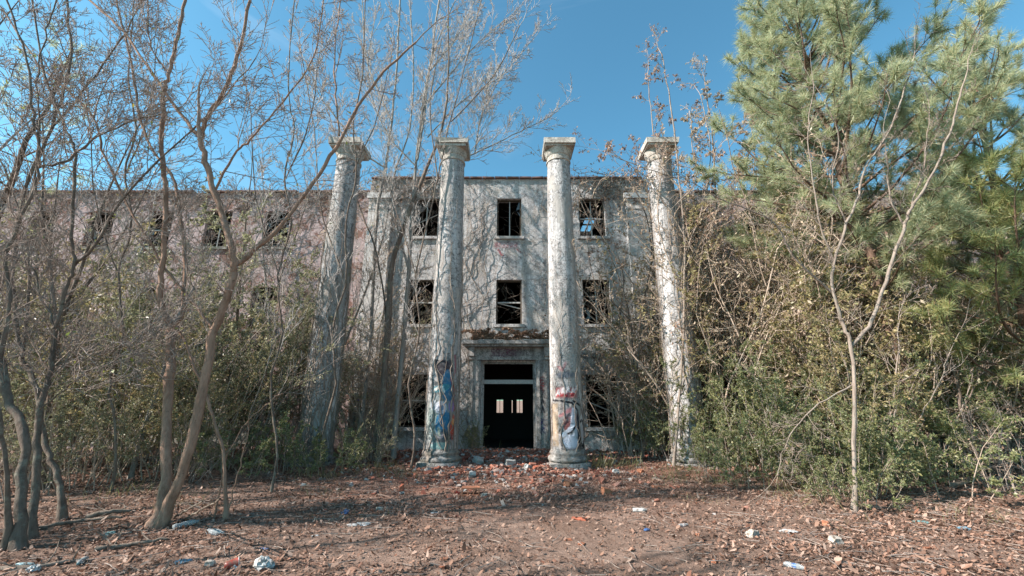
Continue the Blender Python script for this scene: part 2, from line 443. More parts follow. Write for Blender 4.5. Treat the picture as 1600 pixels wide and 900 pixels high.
for sd in (-1, 1):
    for k in range(6):
        cx_ = sd * (9.6 + 2.42 * k - 1.85 * (sd > 0))
        for zz in (F3, F2, F1):
            wing_ops[sd].append((cx_ - .52, cx_ + .52, *zz))
    xa, xb = (-27, -HALF) if sd < 0 else (HALF, 27)
    obj("wing_wall", opening_wall(xa, xb, -0.3, TOP, WW, 0.36, wing_ops[sd]).mesh("wing_wall", False), M['wing'], bld)
    # return wall between the wing and the projecting middle
    g = Geo(); x = sd * HALF
    g.box(x - .18, x + .18, 0.385, 1.095, -0.3, TOP - 0.005)
    obj("return_wall", g.mesh("return_wall", False), M['wall'], bld)
    g = Geo()
    y0 = WW - WY
    g.box(min(xa, xb) + .0, max(xa, xb), y0 - 0.10, y0 - 0.002, 3.18, 3.42)
    g.box(min(xa, xb) + .0, max(xa, xb), y0 - 0.06, y0 - 0.0021, 3.02, 3.178)
    obj("belt_course", g.mesh("belt_course", False), M['stone'], bld)
# rusticated blocks of the wings' ground floor
def block_mesh(w, h, d):
    g = Geo(); b = 0.025
    v = [(-w/2, 0, -h/2), (w/2, 0, -h/2), (w/2, 0, h/2), (-w/2, 0, h/2), (-w/2+b, -d, -h/2+b), (w/2-b, -d, -h/2+b), (w/2-b, -d, h/2-b), (-w/2+b, -d, h/2-b)]
    g.add(v, [(4, 5, 6, 7), (0, 1, 5, 4), (1, 2, 6, 5), (2, 3, 7, 6), (3, 0, 4, 7)])
    me = g.mesh("stone_block", False); me.materials.append(M['stone']); return me
pier_me, sill_me = block_mesh(1.35, 0.395, 0.045), block_mesh(1.01, 0.395, 0.045)
for sd in (-1, 1):
    for k in range(6):
        cx_ = sd * (9.6 + 2.42 * k - 1.85 * (sd > 0))
        for r in range(7):
            zc = 0.12 + r * 0.415 + 0.2
            px_ = cx_ + sd * 1.21
            obj("stone_block", pier_me, None, bld, (px_, WW - WY - 0.001, zc))
            if not (F1[0] - 0.12 < zc < F1[1] + 0.12):
                obj("stone_block", sill_me, None, bld, (cx_, WW - WY - 0.001, zc))
# roof coping: short red tiles along the wall heads
def coping_run(x0, x1, y, name="coping_tile"):
    g0 = Geo(); g0.box(-.235, .235, -.10, .48, 0, .07, 0.006, rngb)
    me = g0.mesh(name, False); me.materials.append(M['coping'])
    x = x0 + .24
    while x < x1 - .2:
        if rngb.random() > 0.1:
            o = obj(name, me, None, bld, (x, y - WY, TOP + 0.003)); o.rotation_euler = (rngb.normal(0, .02), rngb.normal(0, .02), rngb.normal(0, .03))
        x += .485
coping_run(-HALF, HALF, WY); coping_run(-22, -HALF, WW); coping_run(HALF + .4, 22, WW)
# flat pilasters on the middle block
for sd in (-1, 1):
    x = sd * 4.93
    g = Geo(); g.box(x - .43, x + .43, -0.16, -0.002, -0.2, 9.05)
    p = obj("pilaster", g.mesh("pilaster", False), M['pilaster'], bld)
    g = Geo(); g.box(x - .47, x + .47, -0.20, -0.003, 9.05, 9.14); g.box(x - .52, x + .52, -0.26, -0.004, 9.14, 9.36); g.box(x - .455, x + .455, -0.185, -0.0025, 8.72, 8.80)
    obj("capital", g.mesh("capital", False), M['pilaster'], p)
# windows: frame (outer), sill, broken sash bars
def window(a, b, z0, z1, y, bars, seed, trimmat):
    rng = np.random.default_rng(seed); y -= WY
    g = Geo(); t = 0.055
    ya, yb = y + 0.14, y + 0.22
    g.box(a + .002, a + t, ya, yb, z0 + .002, z1 - .002); g.box(b - t, b - .002, ya, yb, z0 + .002, z1 - .002)
    g.box(a + t, b - t, ya + .003, yb - .003, z1 - t, z1 - .002); g.box(a + t, b - t, ya + .003, yb - .003, z0 + .002, z0 + t)
    w = obj("window", g.mesh("window_frame", False), M['rust'], bld)
    g = Geo(); g.box(a - .10, b + .10, y - .09, y + .135, z0 - .10, z0 + .004)
    obj("sill", g.mesh("sill", False), trimmat, w)
    for kind in bars:
        g = Geo()
        if kind == 'v': xm = (a + b) / 2 + rng.normal(0, .01); g.box(xm - .018, xm + .018, ya + .02, yb - .02, z0 + t, z1 - t)
        if kind == 'h': zm = (z0 + z1) / 2; g.box(a + t, b - t, ya + .012, yb - .012, zm - .025, zm + .025)
        if kind == 'd':   # a sash rail hanging askew
            p0 = np.array((a + t, (ya + yb) / 2, z0 + .5 + rng.random() * .4)); p1 = np.array((b - t, (ya + yb) / 2 + .05, z0 + .3 + rng.random() * .9))
            g.tube([p0, p1], [.022, .022], 4)
        obj("sash_bar", g.mesh("sash_bar", False), M['paintwood'], w)
    for k in range(rng.integers(0, 3)):
        s_ = rng.choice((-1, 1)); xx = a + t if s_ < 0 else b - t; zc = rng.uniform(z0 + .15, z1 - .5); hh = rng.uniform(.2, .5)
        g = Geo(); ym = (ya + yb) / 2
        v0 = [(xx, ym, zc), (xx - s_ * rng.uniform(.08, .3), ym, zc + rng.uniform(0, .2)), (xx - s_ * rng.uniform(.03, .2), ym, zc + hh), (xx, ym, zc + hh * 1.1)]
        g.add(v0 + [(p_[0], p_[1] + .004, p_[2]) for p_ in v0], [(0, 1, 2, 3), (7, 6, 5, 4), (0, 4, 5, 1), (1, 5, 6, 2), (2, 6, 7, 3)])
        obj("glass_shard", g.mesh("glass_shard", False), M['glass'], w)
    return w
sd_ = 10
for k, (a, b) in enumerate(CW):
    window(a, b, *F3, WY, [['v', 'd'], ['v'], ['h', 'v']][k], sd_, M['wall']); sd_ += 1
    window(a, b, *F2, WY, [['h'], ['h', 'd'], ['v']][k], sd_, M['wall']); sd_ += 1
    if k != 1: window(a - .04, b + .04, *F1, WY, ['h'] if k == 0 else ['d'], sd_, M['wall']); sd_ += 1
for s in (-1, 1):
    for (a, b, z0, z1) in wing_ops[s]:
        window(a, b, z0, z1, WW, [['h'], ['v'], [], ['d']][sd_ % 4], sd_, M['stone']); sd_ += 1
# door surround
g = Geo()
for x0, x1 in ((-1.33, -0.955), (0.945, 1.36)):
    g = Geo()
    g.box(x0, x1, -0.22, -0.003, -0.05, 2.98)
    g.box(x0 + .06, x0 + .11, -0.25, -0.221, 0.15, 2.9); g.box(x1 - .11, x1 - .06, -0.25, -0.221, 0.15, 2.9)
    g.box(x0 - .03, x1 + .03, -0.27, -0.0035, -0.08, 0.16)
    obj("door_post", g.mesh("door_post", False), M['trim'], bld)
g = Geo()
g.box(-1.38, 1.41, -0.24, -0.004, 2.985, 3.08); g.box(-1.36, 1.39, -0.21, -0.0045, 3.08, 3.42)
fr = obj("door_frieze", g.mesh("door_frieze", False), M['trim'], bld)
g = Geo()
g.box(-1.52, 1.55, -0.50, -0.005, 3.42, 3.50); g.box(-1.60, 1.63, -0.60, -0.006, 3.50, 3.62)
g.box(-1.50, 1.53, -0.52, -0.007, 3.62, 3.66)
for x in (-1.28, 1.31):
    g.box(x - .10, x + .10, -0.44, -0.0065, 3.10, 3.419); g.box(x - .08, x + .08, -0.36, -0.0066, 2.99, 3.099)
obj("door_hood", g.mesh("door_hood", False), M['trim'], bld)
g = Geo(); g.box(-0.92, 0.90, 0.06, 0.16, 2.19, 2.33)
obj("transom_bar", g.mesh("transom_bar", False), M['paintwood'], bld)
g = Geo()
g.box(-0.918, -0.86, 0.05, 0.17, -0.05, 2.928); g.box(0.84, 0.898, 0.05, 0.17, -0.05, 2.928); g.box(-0.86, 0.84, 0.052, 0.168, 2.87, 2.928)
obj("door_frame", g.mesh("door_frame", False), M['trim'], bld)
# the inside: floors, roof with a hole, rear wall, inner doors
DB = 7.9   # rear wall, from the front
g = Geo()
for z in (3.30, 6.55): g.box(-HALF + .2, HALF - .2, 0.39, DB - .01, z, z + .18)
g.box(-HALF + .2, HALF - .2, 0.39, DB - .01, -0.25, 0.02)
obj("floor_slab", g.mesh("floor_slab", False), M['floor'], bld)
g = Geo()   # roof slab of the middle, a hole over the right-hand room
hx0, hx1, hy0, hy1 = 3.45, 4.02, 2.62, 4.6
zr = TOP - .45
g.box(-HALF + .2, hx0, 0.385, DB, zr, zr + .2); g.box(hx1, HALF - .2, 0.385, DB, zr, zr + .2)
g.box(hx0, hx1, 0.385, hy0, zr, zr + .2); g.box(hx0, hx1, hy1, DB, zr, zr + .2)
obj("roof_slab", g.mesh("roof_slab", False), M['dark'], bld)
g = Geo(); xm = (hx0 + hx1) / 2
g.box(xm - .02, xm + .02, hy0, hy1, zr + .05, zr + .12); g.box(hx0, hx1, 3.5, 3.55, zr + .045, zr + .115)
obj("skylight_bar", g.mesh("skylight_bar", False), M['rust'], bld)
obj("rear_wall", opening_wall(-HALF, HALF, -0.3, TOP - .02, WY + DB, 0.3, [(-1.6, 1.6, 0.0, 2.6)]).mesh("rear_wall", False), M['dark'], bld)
g = Geo()
for x in (-HALF, HALF): g.box(x - .14, x + .14, 1.1, DB, -0.3, TOP - .03)
for x in (-1.75, 1.65): g.box(x - .1, x + .1, 0.39, DB - .02, 0.021, 3.295)
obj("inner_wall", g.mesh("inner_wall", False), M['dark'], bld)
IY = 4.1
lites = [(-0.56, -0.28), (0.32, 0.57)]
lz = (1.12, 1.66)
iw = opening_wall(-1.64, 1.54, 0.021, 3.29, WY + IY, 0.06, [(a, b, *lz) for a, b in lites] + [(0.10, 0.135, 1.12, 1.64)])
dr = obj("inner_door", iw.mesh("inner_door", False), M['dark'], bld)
for a, b in lites:
    g = Geo(); g.box(a - .04, b + .04, IY - .02, IY - .002, lz[1], lz[1] + .03); g.box(a - .04, b + .04, IY - .02, IY - .002, lz[0] - .03, lz[0]); g.box((a + b) / 2 - .012, (a + b) / 2 + .012, IY + .01, IY + .03, lz[0], lz[1])
    obj("pane_frame", g.mesh("pane_frame", False), M['rust'], dr)
for sd in (-1, 1):   # wings: floors, roof and rear wall
    xa, xb = sorted((sd * (HALF + .2), sd * 27))
    g = Geo(); y0 = WW - WY + .37
    for z in (3.30, 6.55, TOP - .45): g.box(xa, xb, y0, DB, z, z + .18)
    obj("floor_slab", g.mesh("floor_slab", False), M['floor'], bld)
    g = Geo(); g.box(xa, xb, DB + .01, DB + .3, -0.3, TOP - .05)
    obj("rear_wall", g.mesh("rear_wall", False), M['dark'], bld)

# paint patches on the plaster ------------------------------------------------
class Canvas:
    """paint laid on a surface: straight-alpha colour over (s, z) metres"""
    def __init__(s, s0, s1, z0, z1, res):
        s.s0, s.s1, s.z0, s.z1 = s0, s1, z0, z1
        s.nx, s.ny = int((s1 - s0) * res), int((z1 - z0) * res)
        s.S, s.Z = np.meshgrid(np.linspace(s0, s1, s.nx), np.linspace(z0, z1, s.ny))
        s.c = np.zeros((s.ny, s.nx, 4))
    def put(s, mask, colr, a=1.0):
        w = np.clip(mask, 0, 1) * a
        s.c[..., :3] = s.c[..., :3] * (1 - w[..., None]) + np.array(colr) * w[..., None]
        s.c[..., 3] = np.maximum(s.c[..., 3], w)
    def ell(s, x, z, rx, rz, colr, a=1.0, rot=0.0, soft=0.07):
        dx, dz = s.S - x, s.Z - z
        u = (dx * math.cos(rot) + dz * math.sin(rot)) / rx; v = (-dx * math.sin(rot) + dz * math.cos(rot)) / rz
        s.put((1 - np.sqrt(u * u + v * v)) / soft, colr, a)
    def rect(s, x0, x1, z0, z1, colr, a=1.0, soft=0.04):
        m = np.minimum(np.minimum(s.S - x0, x1 - s.S), np.minimum(s.Z - z0, z1 - s.Z)) / soft
        s.put(m, colr, a)
    def stroke(s, pts, w, colr, a=1.0, soft=0.25):
        best = np.full(s.S.shape, 9.0)
        for (x0, z0), (x1, z1) in zip(pts[:-1], pts[1:]):
            dx, dz = x1 - x0, z1 - z0; L = dx * dx + dz * dz + 1e-9
            t = np.clip(((s.S - x0) * dx + (s.Z - z0) * dz) / L, 0, 1)
            best = np.minimum(best, np.hypot(s.S - x0 - t * dx, s.Z - z0 - t * dz))
        s.put((w - best) / (w * soft), colr, a)
    def sample(s, S, Z):
        fx = (S - s.s0) / (s.s1 - s.s0) * (s.nx - 1); fz = (Z - s.z0) / (s.z1 - s.z0) * (s.ny - 1)
        ok = (fx >= 0) & (fx <= s.nx - 1) & (fz >= 0) & (fz <= s.ny - 1)
        return np.where(ok[..., None], s.c[np.clip(fz.round().astype(int), 0, s.ny - 1), np.clip(fx.round().astype(int), 0, s.nx - 1)], 0)
def set_paint(me, cols):
    at = me.color_attributes.new("paint", 'FLOAT_COLOR', 'POINT')
    at.data.foreach_set("color", np.asarray(cols, dtype=np.float32).ravel())
gp = Mat("sprayed_paint")
at = gp.node("ShaderNodeVertexColor", layer_name='paint')
wear = gp.ramp(gp.noise(14, 6, 0.75), [(0.36, 0.1), (0.56, 0.85)])
gp.base(at.outputs['Color'], 0.85, 0.15)
tr = gp.node("ShaderNodeBsdfTransparent"); ms = gp.node("ShaderNodeMixShader")
gp.l.new(gp.math('MULTIPLY', at.outputs['Alpha'], wear), ms.inputs[0]); gp.l.new(tr.outputs[0], ms.inputs[1]); gp.l.new(gp.bsdf.outputs[0], ms.inputs[2])
gp.l.new(ms.outputs[0], gp.out.inputs['Surface'])
M['spray'] = gp.m
def paint_patch(cv, y, parent=bld):
    v = np.stack([cv.S, np.full(cv.S.shape, y), cv.Z], -1).reshape(-1, 3)
    i = np.arange(cv.ny - 1)[:, None] * cv.nx; j = np.arange(cv.nx - 1)[None, :]
    me = mesh_from("graffiti", v, np.stack([i + j, i + j + 1, i + cv.nx + j + 1, i + cv.nx + j], -1).reshape(-1, 4))
    set_paint(me, cv.c.reshape(-1, 4))
    return obj("graffiti", me, M['spray'], parent)
def scribble(cv, x0, x1, zb, h, w, colr, rng, a=0.9):
    """illegible spray letters"""
    x = x0; adv = h * 0.75
    while x < x1 - adv * .5:
        k = rng.integers(0, 5); e = adv * .8
        sh = [[(0, 0), (0, 1), (1, .8), (0, .5), (1, 0)], [(1, 1), (0, 1), (0, .5), (.8, .5), (0, .5), (0, 0), (1, 0)], [(0, 1), (1, 1), (0, 0), (1, 0)],
              [(0, 0), (.5, 1), (1, 0), (.75, .4), (.2, .4)], [(1, .9), (.2, 1), (.1, .6), (.9, .4), (.8, .0), (0, .1)]][k]
        cv.stroke([(x + p * e, zb + q_ * h) for p, q_ in sh], w, colr, a)
        x += adv
rg = np.random.default_rng(3)
cv = Canvas(-0.66, 0.62, 6.85, 7.52, 70)      # pink tag below the top middle window
cv.rect(-0.60, 0.36, 7.14, 7.46, (0.55, 0.24, 0.27), 0.75, 0.08)
scribble(cv, -0.42, 0.33, 7.2, 0.19, 0.022, (0.66, 0.55, 0.56), rg)
cv.stroke([(-0.40, 7.10), (-0.30, 6.92), (-0.24, 6.88)], 0.05, (0.40, 0.07, 0.10), 0.9); cv.stroke([(0.3, 7.12), (0.42, 7.02)], 0.035, (0.45, 0.10, 0.12), 0.8)
paint_patch(cv, -0.0055)
cv = Canvas(-0.85, 0.95, 3.08, 3.42, 90)      # purple tag on the frieze
cv.rect(-0.6, 0.6, 3.10, 3.40, (0.34, 0.27, 0.30), 0.45, 0.06)
scribble(cv, -0.62, 0.22, 3.12, 0.24, 0.02, (0.22, 0.045, 0.12), rg); scribble(cv, 0.2, 0.85, 3.14, 0.2, 0.013, (0.10, 0.08, 0.12), rg, 0.7)
paint_patch(cv, -0.2145)
cv = Canvas(0.96, 1.345, 0.3, 2.7, 60)        # tags down the right door post
for z, cc in ((2.2, (0.42, 0.05, 0.06)), (1.95, (0.45, 0.06, 0.07)), (1.5, (0.03, 0.03, 0.04)), (1.25, (0.03, 0.03, 0.05)), (0.85, (0.10, 0.07, 0.22)), (0.6, (0.08, 0.07, 0.2)), (1.75, (0.04, 0.03, 0.04))):
    scribble(cv, 1.08, 1.26, z, 0.2, 0.02, cc, rg)
cv.c[..., 3] *= (np.abs(cv.S - 1.1525) < 0.09)
paint_patch(cv, -0.2245)
cv = Canvas(-5.33, -4.53, 0.3, 2.3, 50)       # blue and green tags on the left pilaster
cv.ell(-5.0, 1.1, .3, .3, (0.25, 0.40, 0.36), .6, soft=.6); cv.stroke([(-5.1, 1.7), (-4.9, 1.5), (-4.75, 1.55)], .05, (0.05, 0.1, 0.4)); cv.ell(-4.8, 1.75, .3, .1, (0.5, 0.5, 0.2), .5, soft=.5)
scribble(cv, -5.15, -4.65, 0.9, 0.2, 0.025, (0.08, 0.3, 0.33), rg)
paint_patch(cv, -0.1645)
cv = Canvas(2.45, 4.0, 2.7, 3.4, 45)          # dark lettering above the right-hand lower window
for x in np.arange(2.62, 3.8, .36): cv.ell(x, 3.15, .15, .12, (0.06, 0.06, 0.06), .75, rg.normal(0, .4), .4); cv.ell(x, 3.16, .07, .05, (0.4, 0.39, 0.37), .8, 0, .4)
cv.rect(2.5, 3.95, 2.74, 2.80, (0.08, 0.08, 0.08), .6)
paint_patch(cv, -0.0055)

# ------------------------------------------------------------------ the four free-standing columns
YC = 11.5
def lathe(profile, seg, name):
    a = np.arange(seg) * 2 * np.pi / seg
    r = np.array([p[0] for p in profile]); z = np.array([p[1] for p in profile])
    v = np.stack([r[:, None] * np.sin(a), -r[:, None] * np.cos(a), np.broadcast_to(z[:, None], (len(r), seg))], -1).reshape(-1, 3)
    return v, quads_for(len(r), seg), a
HCOL = 9.50
def column(x, label, canvas, seed):
    rng = np.random.default_rng(seed)
    t = thing("column", label, "column", (x, YC, 0.0), 0, "freestanding portico columns")
    g = Geo(); g.box(-.51, .51, -.51, .51, -.2, .13, .025, rng)
    v, q_, _ = lathe([(.50, .131), (.52, .16), (.52, .20), (.49, .24), (.465, .26), (.465, .30), (.48, .33), (.47, .38), (.435, .41), (.42, .45)], 40, "b")
    v = v + rng.normal(0, .008, v.shape); g.add(v, q_)
    obj("base", g.mesh("base"), M['colbase'], t)
    zz = np.concatenate([np.linspace(.44, 3.2, 190 if canvas else 50, endpoint=False), np.linspace(3.2, HCOL - .62, 120)]); n = len(zz); f = (zz - .44) / (HCOL - 1.06)
    r = .43 - .075 * f ** 1.6
    seg = 128 if canvas else 80
    v, q_, a = lathe(list(zip(r, zz)), seg, "s")
    ang = np.where(a > np.pi, a - 2 * np.pi, a)
    S = np.broadcast_to(ang * .46, (n, seg)); Z = np.broadcast_to(zz[:, None], (n, seg))
    # chipped and hollowed plaster
    d = np.zeros((n, seg))
    for _ in range(26):
        c0, c1, w = rng.uniform(-1.4, 1.4), rng.uniform(.5, 9), rng.uniform(.05, .22)
        d -= rng.uniform(.006, .02) * (np.hypot(S - c0, (Z - c1) * .6) < w * (1 + .3 * np.sin(7 * np.arctan2(Z - c1, S - c0) + c0)))
    k = (1 + d / .46).reshape(-1, 1)
    v[:, :2] *= k
    v[:, :2] += rng.normal(0, .0015, (len(v), 2))
    me = mesh_from("shaft", v, q_)
    cols = canvas.sample(S, Z) if canvas else np.zeros((n, seg, 4))
    set_paint(me, cols.reshape(-1, 4))
    obj("shaft", me, M['column'], t)
    g = Geo()
    z0 = HCOL - .66
    v, q_, _ = lathe([(.35, z0), (.385, z0 + .02), (.385, z0 + .06), (.355, z0 + .08), (.355, z0 + .20), (.375, z0 + .22), (.395, z0 + .28), (.42, z0 + .36), (.445, z0 + .43)], 40, "c")
    g.add(v, q_)
    g.box(-.45, .45, -.45, .45, HCOL - .24, HCOL - .18, .010, rng); g.box(-.49, .49, -.49, .49, HCOL - .179, HCOL, .020, rng)
    obj("capital", g.mesh("capital", False), M['cap'], t)
    return t
# left inner column: teal and blue spray, red corner
L = Canvas(-1.4, 1.4, 0.3, 4.2, 75)
L.ell(-.05, 1.2, .62, 1.1, (0.24, 0.31, 0.33), .7, soft=.5); L.ell(-.2, 1.1, .4, .6, (0.22, 0.30, 0.25), .6, soft=.6)
L.ell(.05, 2.45, .22, .25, (0.035, 0.03, 0.04), .95, .3); L.ell(-.12, 2.60, .16, .10, (0.04, 0.035, 0.04), .9, -.4); L.ell(.22, 2.5, .12, .2, (0.06, 0.04, 0.05), .8)
L.ell(.18, 2.1, .14, .35, (0.03, 0.16, 0.30), .95); L.ell(.0, 1.95, .3, .10, (0.05, 0.24, 0.30), .9, .2); L.ell(.12, 1.05, .24, .38, (0.02, 0.16, 0.30), .95); L.ell(.26, 1.75, .2, .14, (0.02, 0.14, 0.26), .9)
L.stroke([(-.2, 1.9), (.0, 2.0), (.1, 1.86)], .04, (.6, .64, .62)); L.ell(.02, 1.46, .18, .17, (.55, .58, .68), .9); L.ell(.03, 1.46, .08, .08, (.12, .18, .3), .9); L.ell(-.2, 1.52, .12, .13, (.5, .55, .62), .8); L.ell(-.2, 1.52, .06, .06, (.2, .26, .3), .8)
L.ell(.40, .98, .09, .34, (0.55, 0.06, 0.02), .95); L.ell(.41, 1.1, .05, .1, (0.7, 0.3, 0.1), .9); L.stroke([(.30, 2.2), (.42, 1.9), (.36, 1.6), (.45, 1.4)], .05, (.45, .08, .08), .8); L.stroke([(.4, 2.8), (.45, 2.5), (.38, 2.3)], .05, (.5, .12, .16), .7)
L.ell(.33, 1.5, .10, .16, (.24, .16, .42), .8); L.ell(.15, .72, .36, .20, (.05, .055, .06), .85, 0, .5); L.ell(.05, .78, .1, .08, (.35, .28, .3), .7); L.ell(.05, .52, .3, .09, (.15, .36, .34), .8)
L.stroke([(-.02, .95), (.02, .78)], .04, (.42, .46, .36), .8); L.stroke([(-.3, 1.4), (-.28, .8)], .03, (.12, .2, .22), .7)
# right inner column: red block lettering, pale rounded forms outlined in black, tan stripe
Rr = Canvas(-1.4, 1.4, 0.3, 4.2, 75)
Rr.ell(-.05, 2.3, .45, .12, (.10, .13, .18), .7, .05, .5); Rr.rect(-.42, .33, 1.66, 2.02, (.52, .03, .04), .85, .1); Rr.ell(-.1, 1.9, .2, .12, (.6, .6, .62), .75, .1, .5)
for k, (x, z) in enumerate([(-.34, 1.78), (-.18, 1.82), (-.04, 1.86), (.1, 1.84), (.22, 1.9)]): Rr.stroke([(x, z), (x + .05, z + .13), (x + .1, z), (x + .03, z + .05)], .022, (.72, .68, .68), .9)
Rr.rect(-.62, -.26, .45, 1.62, (.42, .30, .19), .8, .08); Rr.rect(-.30, .12, 1.0, 1.6, (.28, .20, .21), .6, .2)
Rr.ell(.06, 1.2, .26, .34, (.33, .20, .22), .8, .3, .5); Rr.ell(-.06, 1.05, .12, .2, (.16, .045, .045), .9); Rr.stroke([(-.25, 1.25), (.05, 1.42), (.15, 1.25)], .05, (.55, .16, .18), .7)
Rr.stroke([(.15, 1.4), (.1, 1.0), (-.05, .85), (-.22, .78)], .075, (.55, .58, .66), .95); Rr.ell(.03, .62, .24, .2, (.52, .56, .66), .95, 0, .2); Rr.rect(.06, .28, .7, 1.1, (.46, .50, .58), .85, .06); Rr.ell(.46, .82, .13, .24, (.42, .42, .44), .95, 0, .2)
blk = (.016, .017, .022)
Rr.stroke([(-.5, 1.64), (-.2, 1.62), (.1, 1.58), (.28, 1.38), (.26, 1.12), (.08, .86), (-.05, .82)], .03, blk); Rr.stroke([(.15, 1.62), (.42, 1.5), (.56, 1.2), (.55, 1.05)], .03, blk); Rr.stroke([(.3, 1.1), (.45, 1.14), (.6, 1.0), (.62, .7), (.5, .5), (.36, .55), (.32, .8), (.3, 1.1)], .045, blk)
Rr.stroke([(.28, 1.1), (.28, .5), (.34, .4)], .04, blk); Rr.rect(-.2, .26, .40, .50, (.03, .035, .05), .9, .06); Rr.stroke([(-.24, .82), (-.22, .45)], .03, blk); Rr.ell(.42, .48, .2, .1, blk, .9)
Rr.ell(-.1, 2.75, .3, .3, (.4, .45, .45), .4, 0, .8); Rr.stroke([(-.25, 2.5), (-.15, 2.42), (-.05, 2.6)], .05, (.5, .14, .16), .6)
column(-5.07, "leftmost weathered white column, bare of paint and wrapped by vines beside green shrubs", None, 1)
column(-1.76, "white column with teal and blue spray paint, left of the doorway", L, 2)
column(1.58, "white column with red lettering and black outlined graffiti, right of the doorway", Rr, 3)
column(4.78, "rightmost weathered white column with leafy shrubs crowding its foot", None, 4)

# ------------------------------------------------------------------ growing things
UP = np.array((0, 0, 1.0))
def smooth(pts, per=4):
    pts = np.asarray(pts, dtype=float)
    if len(pts) < 3: return pts
    e = np.vstack([2 * pts[0] - pts[1], pts, 2 * pts[-1] - pts[-2]])
    out = []
    ts = np.linspace(0, 1, per, endpoint=False)[:, None]
    for k in range(1, len(e) - 2):
        a, b, c_, d = e[k - 1], e[k], e[k + 1], e[k + 2]
        out.append(0.5 * ((2 * b) + (c_ - a) * ts + (2 * a - 5 * b + 4 * c_ - d) * ts ** 2 + (3 * b - a - 3 * c_ + d) * ts ** 3))
    return np.vstack(out + [pts[-1:]])
def perp(d, rng):
    v = rng.normal(size=3); v -= d * (v @ d)
    return v / (np.linalg.norm(v) + 1e-9)
class Prm:
    def __init__(s, **k):
        s.seg, s.wob, s.trop, s.ang, s.shrink, s.kids, s.tip, s.rad = 0.22, 0.16, 0.05, (0.5, 1.0), (0.35, 0.65), (5, 5), 0.0022, 0.55
        s.t0 = 0.2
        s.__dict__.update(k)
def walk(p, d, L, prm, rng):
    n = max(3, min(14, int(L / prm.seg) + 1))
    st = L / n
    noise = rng.normal(0, prm.wob, (n, 3))
    pts = [p]
    for k in range(n):
        d = d + noise[k]; d[2] += prm.trop
        d = d / math.sqrt(d[0] * d[0] + d[1] * d[1] + d[2] * d[2])
        p = p + d * st
        pts.append(p)
    return np.array(pts)
def spawn(g, pts, rad, lvl, prm, rng, lines, length=None, count=None, t0=None):
    """side shoots along a stem; twigs recurse"""
    L = length if length else np.linalg.norm(np.diff(pts, axis=0), axis=1).sum()
    k = count if count is not None else prm.kids[min(lvl, len(prm.kids) - 1)]
    n = len(pts)
    for t in (t0 if t0 is not None else prm.t0) + (1 - (t0 if t0 is not None else prm.t0)) * (np.arange(k) + rng.random(k)) / max(1, k):
        f = t * (n - 1); i = min(int(f), n - 2)
        p = pts[i] + (pts[i + 1] - pts[i]) * (f - i)
        d = pts[i + 1] - pts[i]; d = d / (np.linalg.norm(d) + 1e-9)
        a = rng.uniform(*prm.ang)
        cd = d * math.cos(a) + perp(d, rng) * math.sin(a)
        cl = L * rng.uniform(*prm.shrink) * (1.15 - 0.6 * t)
        r0 = max(prm.tip * 1.25, min(rad[i] * prm.rad, 0.0055 * cl + 0.003))
        c_ = walk(p, cd, cl, prm, rng)
        rr = np.linspace(r0, prm.tip, len(c_))
        g.tube(c_, rr, 4 if r0 > .012 else 3)
        if lvl <= 0: lines.append(c_)
        else:
            spawn(g, c_, rr, lvl - 1, prm, rng, lines)
            if rng.random() < .5: lines.append(c_)
def pick(lines, n, rng):
    """random places and directions along twigs"""
    P0 = np.concatenate([l[:-1] for l in lines]); P1 = np.concatenate([l[1:] for l in lines])
    i = rng.integers(0, len(P0), n); t = rng.random((n, 1))
    return P0[i] + (P1[i] - P0[i]) * t, P1[i] - P0[i]

